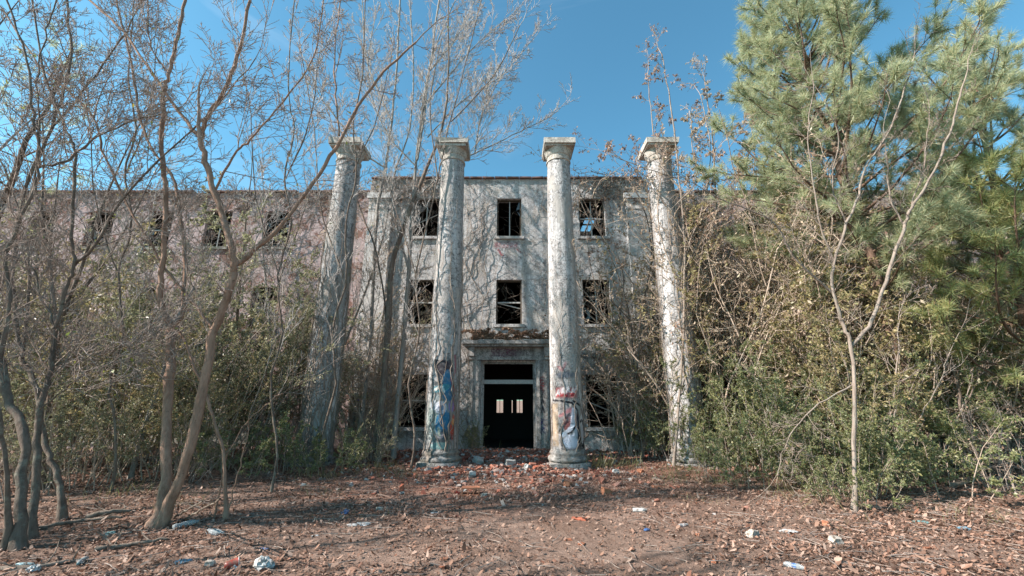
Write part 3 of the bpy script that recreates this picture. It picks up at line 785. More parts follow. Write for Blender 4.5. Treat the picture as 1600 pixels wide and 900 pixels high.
def traced_tree(name, label, cat, D, stems, mat, twigmat, seed, lvl=2, count=10, prm=None, leaves=0, leafmat=None, group=None, dD=0.0, cl=None, leafsize=(.04, .08)):
    """a tree whose limbs were measured in the photo; D is its distance, dD spreads its limbs in depth"""
    rng = np.random.default_rng(seed)
    prm = prm or Prm()
    base = P(stems[0][0][0][0], stems[0][0][0][1], D)
    base = np.array((base[0], D, float(gz(base[0], D)) - 0.03))
    t = thing(name, label, cat, tuple(base), 0, group)
    tg, cg, lines = Geo(), Geo(), []
    for si, (px, w0, w1) in enumerate(stems):
        dd = rng.uniform(-1, 1) * dD
        pts = []
        for k, q_ in enumerate(px):
            dk = D + (dd * k / (len(px) - 1) if len(q_) < 3 else q_[2])
            pts.append(P(q_[0], q_[1], dk))
        pts = smooth(pts, 5)
        if si == 0 or px[0][1] > 690: pts[0][2] = min(pts[0][2], base[2])
        d0, d1 = dep_of(pts[0]), dep_of(pts[-1])
        n = len(pts)
        pts[1:-1] += rng.normal(0, 0.010, (n - 2, 3))
        rr = np.linspace(w0 * d0, w1 * d1, n) * .5 * .60 / FPX
        if px[0][1] > 690: rr[:3] *= np.array((1.7, 1.25, 1.06))
        rr = rr * (1 + np.convolve(rng.normal(0, .10, n + 2), (.25, .5, .25), 'valid'))
        tg.tube(pts - base, rr, 10 if w0 > 8 else 6)
        up = [k for k in range(n) if pts[k][2] > 1.6]
        if up:
            s0 = up[0]
            if n - s0 > 3: spawn(cg, pts[s0:] - base, rr[s0:], lvl, prm, rng, lines, length=cl or 2.6, count=count, t0=0.08)
        # leader beyond the frame or the last traced point
        e = walk(pts[-1] - base, (pts[-1] - pts[-3]) / np.linalg.norm(pts[-1] - pts[-3]), 1.3, prm, rng)
        er = np.linspace(rr[-1], prm.tip, len(e)); cg.tube(e, er, 4); spawn(cg, e, er, max(0, lvl - 1), prm, rng, lines, count=6)
    obj("trunk", tg.mesh("trunk"), mat, t)
    c_ = obj("crown", cg.mesh("crown"), twigmat, t)
    if leaves and lines:
        lg = Geo(); p, d = pick(lines, leaves, rng)
        lg.leaves(p, d + rng.normal(0, .6, p.shape) * np.linalg.norm(d, axis=1)[:, None] * 2 - UP * .05, rng.uniform(*leafsize, leaves), rng)
        obj("foliage", lg.mesh("foliage"), leafmat, c_)
    return t

PA = Prm(wob=.13, trop=.045, kids=(5, 6), shrink=(.35, .62), tip=.0034)
traced_tree("bare_tree", "large reddish-barked double-stemmed bare tree in the left foreground, clear plastic bottle at its foot", "tree", 6.13, [
    ([(247, 828), (290, 720), (320, 600), (331, 530), (350, 480), (364, 428), (366, 410), (352, 350), (334, 298), (320, 245), (313, 217)], 25, 13),
    ([(238, 828), (258, 768), (261, 650), (266, 560), (268, 515)], 26, 20),
    ([(268, 515), (250, 465), (255, 400), (260, 300), (252, 235), (257, 145), (264, 112), (276, 65), (290, 0)], 14, 7),
    ([(268, 515), (287, 480), (288, 400), (278, 310), (262, 265), (238, 235), (218, 178), (205, 95), (182, 0)], 10, 4),
    ([(366, 415), (420, 372), (480, 300), (525, 232), (552, 180), (600, 112), (650, 66)], 12, 5),
    ([(530, 212), (525, 150), (523, 85), (532, 0)], 5, 3),
    ([(313, 217), (324, 182), (350, 142), (371, 88), (391, 0)], 11, 7),
    ([(313, 217), (285, 180), (257, 143), (195, 52), (140, 0)], 9, 5),
    ([(333, 520), (300, 470), (247, 403), (190, 300), (160, 232), (147, 184), (115, 150), (60, 100), (5, 15)], 8, 4),
    ([(147, 184), (156, 150), (176, 110)], 4, 2),
    ([(264, 112), (245, 92), (232, 55), (230, 0)], 4, 3),
    ([(335, 300), (370, 235), (392, 218), (440, 160), (490, 90), (505, 0)], 6, 3),
], M['bark_red'], M['twig'], 11, 2, 14, PA, 110, M['yellowleaf'], dD=0.7, cl=2.0)
traced_tree("bare_tree", "slim crooked sapling right of the double-stemmed tree, leaning towards it", "tree", 6.45, [
    ([(352, 815), (350, 720), (333, 650), (312, 592), (280, 518)], 9, 6),
    ([(352, 812), (372, 740), (385, 690), (392, 640)], 4, 2),
    ([(350, 720), (385, 660), (432, 620), (485, 590)], 3, 1.5)], M['bark_red'], M['twig'], 12, 1, 6, PA, dD=.3, cl=1.2)
traced_tree("bare_tree", "dark bare tree nearest the left edge of the photo, forking low", "tree", 5.35, [
    ([(30, 858), (33, 760), (36, 672), (12, 622), (0, 560), (-8, 480)], 25, 14),
    ([(15, 838), (10, 745), (-2, 640)], 13, 9),
    ([(0, 560), (18, 470), (8, 400), (45, 320), (60, 262), (62, 218), (52, 178), (44, 100), (20, 30), (0, -30)], 10, 4),
    ([(60, 262), (110, 248), (150, 215), (205, 190), (250, 178)], 6, 3),
    ([(45, 320), (60, 222), (58, 130), (70, 60), (88, 0)], 5, 3)], M['bark_dark'], M['twig'], 13, 2, 18, PA, 40, M['yellowleaf'], dD=.5, cl=2.0)
traced_tree("bare_tree", "grey lichen-spotted bare tree, second trunk from the left edge", "tree", 5.75, [
    ([(53, 830), (56, 705), (62, 640), (76, 590), (86, 512)], 18, 11),
    ([(86, 512), (105, 445), (116, 415), (112, 370), (116, 242), (104, 205), (70, 120), (50, 0)], 9, 4),
    ([(116, 415), (150, 380), (190, 312), (260, 240), (330, 175), (400, 90)], 7, 2.5),
    ([(86, 512), (62, 462), (52, 420), (10, 395)], 6, 3),
    ([(62, 640), (110, 600), (165, 560), (205, 530)], 4, 2)], M['bark_dark'], M['twig'], 14, 2, 18, PA, 60, M['yellowleaf'], dD=.5, cl=2.0)
traced_tree("bare_tree", "dark bare tree with kinked foot, third trunk from the left edge", "tree", 6.5, [
    ([(100, 803), (90, 748), (74, 702), (64, 655), (54, 600), (36, 560), (22, 480), (20, 400), (38, 300), (80, 200), (110, 100), (105, 0)], 15, 5),
    ([(36, 560), (44, 480), (42, 400), (30, 330), (0, 250)], 8, 4),
    ([(80, 200), (140, 130), (190, 60), (220, 0)], 5, 3)], M['bark_dark'], M['twig'], 15, 2, 18, PA, dD=.5, cl=2.0)
PB = Prm(wob=.10, trop=.10, ang=(.4, .85), kids=(5, 6), shrink=(.32, .6), tip=.0050, seg=.28)
traced_tree("bare_tree", "tall slender pale tree before the portico, between the two left columns", "tree", 12.3, [
    ([(612, 748), (619, 650), (632, 520), (640, 400), (646, 310), (656, 200), (672, 100), (690, -20)], 15, 5),
    ([(638, 420), (612, 300), (640, 200), (646, 100), (640, 0)], 6, 3),
    ([(646, 315), (700, 262), (742, 240), (800, 212), (858, 183)], 5, 2),
    ([(742, 240), (752, 185), (776, 132)], 4, 2),
    ([(652, 250), (663, 180), (675, 90), (712, 0)], 6, 3),
    ([(660, 170), (700, 120), (745, 70), (790, 30)], 4, 2), ([(672, 110), (712, 60), (742, 0)], 4, 2), ([(668, 215), (720, 160), (782, 118), (832, 62)], 4, 1.5), ([(650, 260), (600, 200), (575, 120), (585, 30)], 4, 2)], M['bark_grey'], M['twig_grey'], 16, 2, 26, PB, 40, M['yellowleaf'], dD=1.0, cl=2.9)
traced_tree("bare_tree", "tall thin tree close beside the leftmost column, vine-wrapped below", "tree", 12.6, [
    ([(556, 722), (566, 640), (578, 540), (584, 430), (590, 330), (602, 262), (612, 190), (620, 100), (626, -20)], 12, 4),
    ([(612, 190), (590, 140), (570, 80), (566, 0)], 5, 2.5),
    ([(602, 262), (560, 235), (530, 190), (500, 150), (480, 100)], 5, 2)], M['bark_grey'], M['twig_grey'], 17, 2, 26, PB, 90, M['yellowleaf'], dD=.8, cl=2.7)
traced_tree("bare_tree", "dark trunk shrouded in dead vines, left of the blue-painted column", "tree", 12.0, [
    ([(588, 738), (596, 640), (606, 520), (612, 420), (640, 330), (660, 280), (690, 200), (700, 120), (700, 0)], 22, 3),
    ([(606, 520), (590, 400), (560, 320), (540, 250), (520, 200)], 5, 2)], M['bark_dark'], M['twig'], 18, 2, 20, PB, dD=.6, cl=2.0)
traced_tree("bare_tree", "thin wavering dark stem rising in front of the leftmost column", "tree", 10.6, [
    ([(508, 745), (505, 680), (524, 600), (520, 520), (541, 430), (540, 350), (557, 270), (552, 190), (566, 120), (572, -20)], 7, 3), ([(536, 430), (500, 320), (490, 200), (470, 80)], 4, 2), ([(552, 270), (590, 180), (612, 80)], 4, 2)], M['bark_dark'], M['twig_grey'], 26, 2, 15, PB, 0, None, dD=.6, cl=2.2)
traced_tree("bare_tree", "thin dark stem rising left of the blue-painted column and spreading above it", "tree", 10.9, [
    ([(640, 742), (648, 680), (639, 600), (655, 520), (650, 430), (668, 350), (684, 280), (700, 200), (720, 130), (752, 0)], 6, 2.5), ([(684, 280), (672, 160), (690, 60)], 4, 2), ([(705, 190), (770, 120), (812, 40)], 4, 2), ([(650, 430), (620, 330), (600, 260)], 3, 1.5)], M['bark_dark'], M['twig_grey'], 27, 2, 13, PB, 0, None, dD=.6, cl=2.0)
traced_tree("bare_tree", "thin wavering dark tree between the big foreground tree and the leftmost column", "tree", 8.2, [
    ([(424, 768), (433, 700), (422, 600), (441, 520), (434, 430), (455, 350), (444, 280), (460, 200), (450, 130), (462, -20)], 7, 3), ([(436, 430), (400, 310), (392, 180), (372, 60)], 4, 2), ([(446, 280), (484, 190), (500, 80)], 4, 2)], M['bark_dark'], M['twig_grey'], 28, 2, 14, PB, 0, None, dD=.6, cl=1.9)
traced_tree("bare_tree", "thin wavering dark tree between the third trunk and the big foreground tree", "tree", 8.0, [
    ([(172, 775), (183, 700), (171, 600), (192, 520), (184, 430), (206, 350), (196, 270), (212, 200), (202, 120), (212, -20)], 7, 3), ([(186, 430), (150, 320), (140, 200), (120, 90)], 4, 2), ([(198, 270), (232, 180), (246, 70)], 4, 2)], M['bark_dark'], M['twig_grey'], 29, 2, 14, PB, 0, None, dD=.6, cl=1.9)
PC = Prm(wob=.12, trop=.05, kids=(5, 6), shrink=(.3, .6), tip=.0030)
traced_tree("bare_tree", "pale pinkish forked bare tree rising from the shrubs in the right foreground", "tree", 6.95, [
    ([(1334, 800), (1336, 690), (1331, 545), (1318, 510), (1300, 445), (1304, 405), (1322, 350), (1342, 305), (1352, 262), (1392, 200), (1420, 120)], 10.5, 3.5),
    ([(1299, 457), (1240, 402), (1206, 346), (1120, 308)], 7, 3),
    ([(1331, 540), (1362, 500), (1390, 422), (1416, 348), (1424, 325), (1460, 268), (1488, 195), (1502, 140)], 10, 4),
    ([(1413, 352), (1392, 312), (1386, 252), (1380, 200)], 5, 2),
    ([(1304, 410), (1282, 350), (1272, 290), (1262, 220), (1268, 160)], 5, 2),
    ([(1322, 350), (1300, 290), (1310, 220), (1290, 160)], 4, 2),
    ([(1424, 325), (1446, 250), (1452, 180)], 4, 2),
    ([(1334, 600), (1270, 640), (1230, 690), (1215, 740)], 4, 2)], M['bark_pale'], M['bark_pale'], 19, 2, 9, PC, 60, M['deadleaf'], dD=.6, cl=1.5)
traced_tree("bare_tree", "dark crooked trunk at the right edge, below the young pine's boughs", "tree", 8.9, [
    ([(1535, 752), (1518, 690), (1503, 640), (1490, 580), (1470, 500)], 11, 6), ([(1503, 640), (1530, 590), (1560, 560)], 4, 2)], M['bark_dark'], M['twig'], 23, 1, 8, PC, 0, None, dD=.3, cl=1.2)
traced_tree("bare_tree", "thin pale stem leaning left of the pine trunk at right", "tree", 8.3, [
    ([(1420, 758), (1405, 690), (1398, 620), (1405, 540)], 5, 3), ([(1402, 690), (1440, 650), (1470, 590), (1480, 560)], 4, 2)], M['bark_pale'], M['twig'], 24, 1, 8, PC, 0, None, dD=.3, cl=1.2)
traced_tree("leafy_sapling", "tall sapling hung with russet leaves, beside the rightmost column's capital", "tree", 11.0, [
    ([(1052, 735), (1066, 560), (1070, 400), (1062, 280), (1048, 160), (1034, 85)], 7, 2.5),
    ([(1066, 300), (1030, 250), (1018, 180), (1012, 115)], 4, 2),
    ([(1068, 400), (1100, 320), (1110, 230), (1095, 150)], 4, 2),
    ([(1062, 280), (1000, 260), (950, 240)], 3, 1.5),
    ([(1070, 420), (1130, 310), (1180, 220), (1190, 160)], 4, 2), ([(1100, 330), (1150, 270), (1200, 250)], 3, 1.5)], M['bark_pale'], M['twig'], 20, 2, 9, Prm(tip=.003, kids=(4, 5)), 3000, M['deadleaf'], dD=.6, cl=1.7, leafsize=(.06, .12))
traced_tree("leafy_sapling", "tall tan-leaved sapling between the rightmost column and the big pine", "tree", 12.2, [
    ([(1150, 720), (1140, 560), (1128, 420), (1118, 300), (1112, 200), (1104, 150)], 7, 2.5),
    ([(1128, 420), (1165, 330), (1180, 250), (1172, 190)], 5, 2), ([(1118, 300), (1085, 250), (1080, 190)], 4, 2),
    ([(1140, 560), (1200, 430), (1222, 330), (1215, 250)], 5, 2), ([(1135, 500), (1095, 400), (1088, 310)], 4, 2)], M['bark_pale'], M['brush'], 25, 2, 9, Prm(tip=.0045, kids=(5, 5)), 6000, M['tanleaf'], dD=.6, cl=2.0, leafsize=(.06, .11))
traced_tree("leafy_sapling", "leaning thin sapling with russet leaves before the right windows", "tree", 12.4, [
    ([(1004, 712), (992, 600), (985, 500), (962, 420), (938, 365), (905, 300)], 6, 2),
    ([(992, 600), (1006, 480), (1018, 400), (1008, 330), (985, 285)], 5, 2),
    ([(985, 500), (930, 440), (918, 380)], 3, 1.5),
    ([(1012, 690), (962, 640), (905, 585), (893, 555)], 5, 3)], M['bark_dark'], M['twig'], 21, 2, 7, Prm(tip=.003, kids=(4, 4)), 420, M['deadleaf'], dD=.5, cl=1.6, leafsize=(.06, .11))
traced_tree("leafy_sapling", "thin twisting sapling between the doorway and the rightmost column", "tree", 12.9, [
    ([(1022, 700), (1012, 610), (1000, 520), (1012, 440), (1032, 360)], 5, 2),
    ([(1012, 610), (985, 560), (968, 500), (975, 440), (960, 380)], 4, 2)], M['bark_dark'], M['twig'], 22, 2, 6, Prm(tip=.003, kids=(4, 4)), 200, M['deadleaf'], dD=.4, cl=1.5, leafsize=(.06, .11))

# thin background trees of the left wood: three kinds, copied
def wild_tree(seed, H, nst, mat, twigmat, leaves=0):
    rng = np.random.default_rng(seed); tg, cg, lines = Geo(), Geo(), []
    prm = Prm(wob=.08, trop=.07, kids=(6, 6, 5), ang=(.4, .9), shrink=(.28, .5), tip=.0045, seg=.3)
    for s in range(nst):
        a = rng.uniform(0, 6.28)
        d = np.array((math.cos(a) * .16, math.sin(a) * .16, 1.0)); d /= np.linalg.norm(d)
        pts = smooth(walk(np.array((math.cos(a) * .08 * (s > 0), math.sin(a) * .08 * (s > 0), -.05)), d, H * rng.uniform(.8, 1.05), Prm(wob=.07, trop=.09, seg=1.0), rng), 3)
        rr = np.linspace(H * .0072, .006, len(pts)); rr[0] *= 1.35
        tg.tube(pts, rr, 7 if False else 6)
        s0 = int(len(pts) * .22)
        spawn(cg, pts[s0:], rr[s0:], 2, prm, rng, lines, length=H * .34, count=int(27 / nst ** .5), t0=0.02)
    out = [("trunk", tg.mesh("trunk"), mat), ("crown", cg.mesh("crown"), twigmat)]
    if leaves:
        lg = Geo(); p, d = pick(lines, leaves, rng); lg.leaves(p, d * 0 + rng.normal(0, 1, p.shape), rng.uniform(.05, .10, leaves), rng); out.append(("foliage", lg.mesh("foliage"), M['yellowleaf']))
    return out
def place(kit, name, label, cat, x, y, rz, sc, group=None):
    t = thing(name, label, cat, (x, y, float(gz(x, y)) - .02), rz, group, sc)
    for nm, me, mat in kit: obj(nm, me, mat, t)
    return t
WT = [wild_tree(31, 10.5, 1, M['bark_grey'], M['twig_grey']), wild_tree(32, 9.5, 2, M['bark_dark'], M['twig'], 60), wild_tree(33, 12, 1, M['bark_grey'], M['twig_grey'], 40)]
wood = [(-7.6, 9.0, 0, .66, "slim short grey tree among the shrubs just left of the leftmost column"), (-8.6, 8.4, 1, .85, "twin-stemmed thin tree in the shrubs behind the double-stemmed tree"),
        (-7.4, 13.2, 2, .85, "tall grey tree behind the leftmost column's shrubs, nearest the wing"), (-10.2, 11.6, 0, .9, "grey bare tree before the left wing, behind the big foreground tree"),
        (-11.8, 9.6, 1, 1.05, "twin-stemmed tree before the left wing, between foreground trunks"), (-12.6, 12.4, 2, .95, "tall grey tree close to the left wing's wall, third window from the portico"),
        (-10.6, 6.9, 1, 1.0, "thin twin-stemmed tree at the photo's left edge, behind the foreground trunks"),
        (-8.6, 13.6, 1, 1.1, "thin dark tree against the left wing beside the portico"),
        (-9.2, 7.4, 0, .85, "slim grey tree close behind the double-stemmed tree's left stem"), (-13.6, 8.2, 2, .95, "tall grey tree behind the second and third trunks from the left"),
        (-5.9, 13.0, 0, 1.1, "slim grey tree in the gap between the leftmost column and the left pilaster"), (-10.9, 13.4, 0, 1.15, "grey tree whose crown tops the left wing's second window"), (-11.2, 8.0, 0, .8, "slim short grey tree right behind the third trunk from the left"), (-13.0, 10.6, 0, .95, "slim grey tree midway between the left edge trunks and the wing"), (-15.2, 9.6, 2, .8, "slim grey tree behind the second trunk from the left"), (-18.6, 11.0, 2, 1.0, "tall grey tree leaning in from the left edge before the wing")]
for k, (x, y, kd, sc, lb) in enumerate(wood):
    place(WT[kd], "bare_tree", lb, "tree", x, y, k * 1.31, sc, "thin bare trees before the left wing")
right_wood = [(7.0, 13.4, 1, .72, "thin bare tree beside the rightmost column, against the right wing"), (9.2, 12.6, 0, .72, "slim grey tree in the brush before the right wing"), (12.2, 13.2, 1, .75, "thin bare tree deep in the brush before the right wing"), (15.8, 13.0, 0, .75, "slim bare tree behind the far right pine boughs")]
for k, (x, y, kd, sc, lb) in enumerate(right_wood):
    place(WT[kd], "bare_tree", lb, "tree", x, y, 2 + k * 1.7, sc, "thin bare trees before the right wing")
# the wood goes on to the left of the view: these two shade the clearing
place(WT[2], "bare_tree", "tall grey tree at the far left of the clearing", "tree", -11.2, 3.4, .4, .9, "trees left of the clearing")
place(WT[1], "bare_tree", "twin-stemmed tree at the far left of the clearing", "tree", -8.6, 2.2, 2.4, .85, "trees left of the clearing")

place(WT[2], "bare_tree", "tall grey tree just outside the left edge, level with the path's near end", "tree", -7.3, 3.3, .9, .72, "trees left of the clearing")
place(WT[0], "bare_tree", "slim grey tree just outside the left edge, behind the level one", "tree", -9.4, 4.0, 2.0, .85, "trees left of the clearing")
place(WT[0], "bare_tree", "slim grey tree at the left of the clearing, nearest the path", "tree", -7.0, 2.0, 1.1, .8, "trees left of the clearing")
place(WT[1], "bare_tree", "twin-stemmed tree standing well left of the clearing", "tree", -13.6, 5.0, 3.3, .95, "trees left of the clearing")

# ------------------------------------------------------------------ pines
def tufts(g, pos, d, n_needle, length, rng, spread=1.1, w=.0115):
    """needle clusters: thin blades fanned round each shoot tip"""
    k = len(pos)
    d = d / (np.linalg.norm(d, axis=1)[:, None] + 1e-9)
    D_ = np.repeat(d, n_needle, 0); Pp = np.repeat(pos, n_needle, 0)
    m = len(D_)
    back = rng.uniform(-.16, .02, (m, 1))
    dirs = D_ * rng.uniform(.25, 1.1, (m, 1)) + rng.normal(0, .55 * spread, (m, 3)); dirs /= np.linalg.norm(dirs, axis=1)[:, None]
    ln = length * rng.uniform(.65, 1.1, (m, 1))
    r = np.cross(dirs, rng.normal(size=(m, 3))); r /= np.linalg.norm(r, axis=1)[:, None]
    p0 = Pp + D_ * back
    tip = p0 + (dirs - UP * .07) * ln
    v = np.stack([p0 + r * w * .5, p0 - r * w * .5, tip], 1).reshape(-1, 3)
    g.add(v, None, np.arange(3 * m).reshape(-1, 3))
def pine(seed, H, R, z0, whorl=.55, nb=5, needles=46, nl=.27, lean=(0, 0), spread=1.0, tuft_n=1.0, r0=.16):
    rng = np.random.default_rng(seed); tg, bg_, lines = Geo(), Geo(), []
    tp = np.array([(lean[0] * f ** 1.3 * H, lean[1] * f ** 1.3 * H, f * H - .1) for f in np.linspace(0, 1, 12)]); tp[1:-1, :2] += rng.normal(0, .05, (10, 2))
    tr_ = np.linspace(r0, .02, 12); tr_[0] *= 1.3
    tg.tube(tp, tr_, 10)
    z = z0; tp_p, tp_d = [tp[-1]], [UP.copy()]
    while z < H - .2:
        f = (z - z0) / (H - z0)
        reach = R * (1 - f) ** .42 * (.5 + .5 * min(1, f * 3 + .2)) + .25
        i = z / H * 11; i0 = min(int(i), 10); c_ = tp[i0] + (tp[i0 + 1] - tp[i0]) * (i - i0)
        a0 = rng.uniform(0, 6.28)
        for k in range(nb):
            if rng.random() < .12: continue
            a = a0 + k * 6.283 / nb + rng.normal(0, .25)
            L_ = reach * rng.uniform(.6, 1.1)
            rise = .10 + .75 * f
            d = np.array((math.cos(a), math.sin(a), rise)); d /= np.linalg.norm(d)
            pr = Prm(wob=.09, trop=.08, seg=.3)
            b = walk(c_, d, L_, pr, rng); br = np.linspace(.010 + .009 * L_, .005, len(b)); bg_.tube(b, br, 5)
            tp_p.append(b[-1]); tp_d.append(b[-1] - b[-2])
            ns = max(2, int(L_ * 4.2 * tuft_n))
            for s in range(ns):
                t = rng.uniform(.25, 1) * (len(b) - 1); j = min(int(t), len(b) - 2); q_ = b[j] + (b[j + 1] - b[j]) * (t - j)
                bd = b[j + 1] - b[j]; bd /= np.linalg.norm(bd)
                sd = bd * .6 + perp(bd, rng) * .8 + UP * .25; sd /= np.linalg.norm(sd)
                sl = rng.uniform(.25, .75) * min(1, L_ * .6)
                s_ = walk(q_, sd, sl, Prm(wob=.12, trop=.12, seg=.2), rng); bg_.tube(s_, np.linspace(.008, .004, len(s_)), 3)
                tp_p.append(s_[-1]); tp_d.append(s_[-1] - s_[-2])
                if sl > .4: tp_p.append(s_[len(s_) // 2]); tp_d.append(s_[-1] - s_[-2])
        z += whorl * rng.uniform(.75, 1.25)
    ng = Geo()
    tufts(ng, np.array(tp_p), np.array(tp_d), needles, nl, rng, spread)
    return [("trunk", tg.mesh("trunk"), M['bark_pine']), ("branches", bg_.mesh("branches"), M['bark_pine'])], ng.mesh("needles")
def put_pine(kit, nm, label, x, y, rz, sc, needlemat, group="pines at the right"):
    t = thing("pine_tree", label, "pine", (x, y, float(gz(x, y)) - .02), rz, group, sc)
    for n_, me, mat in kit[0]: obj(n_, me, mat, t)
    if not kit[1].materials: kit[1].materials.append(needlemat)
    obj("needles", kit[1], None, t)
k1 = pine(41, 12.9, 4.2, 4.0, nb=6, whorl=.5, needles=92, tuft_n=1.2, lean=(-.075, 0), r0=.13)
put_pine(k1, 0, "tallest pine, its pale green crown filling the top right sky", 8.9, 9.2, 0.0, 1.0, M['needle'])
k2 = pine(42, 11.6, 3.6, 3.2, nb=5, whorl=.6, needles=92, tuft_n=.95)
put_pine(k2, 0, "sparser pine with open crown at the top right corner", 13.2, 9.9, 1.3, 1.0, M['needle'])
k3 = pine(43, 6.8, 2.9, .9, nb=5, whorl=.55, needles=92, r0=.09, tuft_n=.8)
put_pine(k3, 0, "low yellowish young pine at the right edge, boughs sweeping down to the brush", 10.9, 8.5, .2, 1.0, M['needle_y'])
k4 = pine(44, 10.2, 3.6, 4.6, nb=5, whorl=.55, needles=92, tuft_n=.95, r0=.11)
put_pine(k4, 0, "middle-sized pine standing behind the pale forked tree", 10.6, 12.2, 2.1, 1.0, M['needle'])
k5 = pine(45, 11.5, 1.6, 6.2, nb=3, whorl=.9, needles=30, tuft_n=.6, lean=(.06, 0), r0=.15)
put_pine(k5, 0, "leaning thin-crowned pine in the top left corner, behind bare branches", -13.3, 9.6, 0, 1.0, M['needle'], None)

# ------------------------------------------------------------------ shrubs
def shrub(seed, W, H, stems, nleaf, leafmat, stemmat, leaf=(.035, .065), lvl=2, droop=.0, kids=(4, 5), tip=.0022, width=.42):
    rng = np.random.default_rng(seed); sg, lines = Geo(), []
    prm = Prm(wob=.15, trop=.02 - droop, ang=(.4, 1.1), kids=kids, shrink=(.35, .7), tip=tip, seg=.2)
    for s in range(stems):
        a = rng.uniform(0, 6.28); rr0 = rng.random() ** .5 * W * .28
        tilt = rng.uniform(.05, .75) * W / H * .8
        d = np.array((math.cos(a) * tilt, math.sin(a) * tilt, 1)); d /= np.linalg.norm(d)
        L_ = H * rng.uniform(.6, 1.12)
        pts = walk(np.array((math.cos(a) * rr0, math.sin(a) * rr0, -.05)), d, L_, Prm(wob=.10, trop=.0, seg=.35), rng)
        r_ = np.linspace(.006 + .006 * H * .5, tip * 1.3, len(pts)); sg.tube(pts, r_, 4)
        spawn(sg, pts, r_, lvl - 1, prm, rng, lines, length=H * .42, count=9, t0=.15)
    out = [("stems", sg.mesh("stems"), stemmat)]
    if nleaf:
        lg = Geo(); p, d = pick(lines, nleaf, rng)
        d = d / (np.linalg.norm(d, axis=1)[:, None] + 1e-9)
        lg.leaves(p, d * .5 + rng.normal(0, .6, p.shape) + UP * .1, rng.uniform(*leaf, nleaf), rng, width)
        out.append(("foliage", lg.mesh("foliage"), leafmat))
    return out
M['olive'] = foliage("olive_leaf", [(0.17, 0.16, 0.07), (0.27, 0.245, 0.11), (0.36, 0.32, 0.155), (0.43, 0.36, 0.18), (0.36, 0.25, 0.15)])
SH = [shrub(51, 2.8, 2.6, 18, 16000, M['privet'], M['twig']), shrub(52, 2.4, 3.2, 15, 15000, M['privet'], M['brush'], (.03, .08)), shrub(53, 2.8, 4.2, 18, 17000, M['privet_grey'], M['twig'], (.03, .075)), shrub(54, 2.8, 2.6, 16, 11000, M['privet_grey'], M['brush'], (.025, .055)),
      shrub(55, 3.0, 4.6, 18, 13000, M['olive'], M['brush'], (.035, .09)), shrub(56, 3.0, 1.5, 16, 9000, M['privet'], M['brush'], (.03, .075), droop=.03)]
def bush(kd, label, x, y, sc, k, group, name="privet_shrub", cat="shrub"):
    place(SH[kd], name, label, cat, x, y, k * 1.9, sc, group)
GL, GR = "evergreen shrubs left of the portico", "evergreen shrubs right of the portico"
for k, (kd, x, y, sc, lb) in enumerate([
    (2, -7.0, 10.9, 1.0, "tall grey-green shrub hugging the leftmost column's left side"), (2, -8.3, 10.3, 1.15, "tall grey-green shrub in front of the left wing, behind the slim crooked sapling"),
    (3, -7.2, 9.3, 1.0, "low grey-green shrub at the front of the left thicket, nearest the leftmost column"), (2, -9.6, 11.4, 1.5, "tallest grey-green shrub, under the left wing's first two windows"),
    (3, -9.6, 9.0, 1.25, "loose grey-green shrub directly behind the double-stemmed tree"), (3, -11.6, 10.4, 1.3, "loose shrub before the rusticated wall at left"),
    (2, -12.2, 12.8, 1.35, "grey-green shrub against the left wing's lower windows"), (3, -14.6, 12.4, 1.2, "thin shrub against the left wing near the photo's left edge"),
    (4, -6.8, 9.8, .7, "olive shrub in front of the leftmost column's left side"), (2, -6.1, 12.9, .95, "grey-green shrub filling the gap behind the leftmost column"), (4, -9.0, 9.6, 1.0, "olive shrub behind the crooked sapling, tallest of the front row"), (4, -10.9, 11.6, 1.25, "olive shrub rising before the left wing's second window"), (4, -13.4, 10.8, 1.1, "olive shrub behind the third trunk from the left"), (5, -5.6, 9.6, .9, "low green shrub spreading at the leftmost column's foot"), (5, -4.2, 10.4, .7, "low green ground shrub between the two left columns"), (3, -8.0, 8.3, .8, "small grey-green shrub right behind the crooked sapling's foot"),
    (2, -7.4, 13.4, 1.35, "tall dark shrub in the corner between left wing and portico")]): bush(kd, lb, x, y, sc, k, GL)
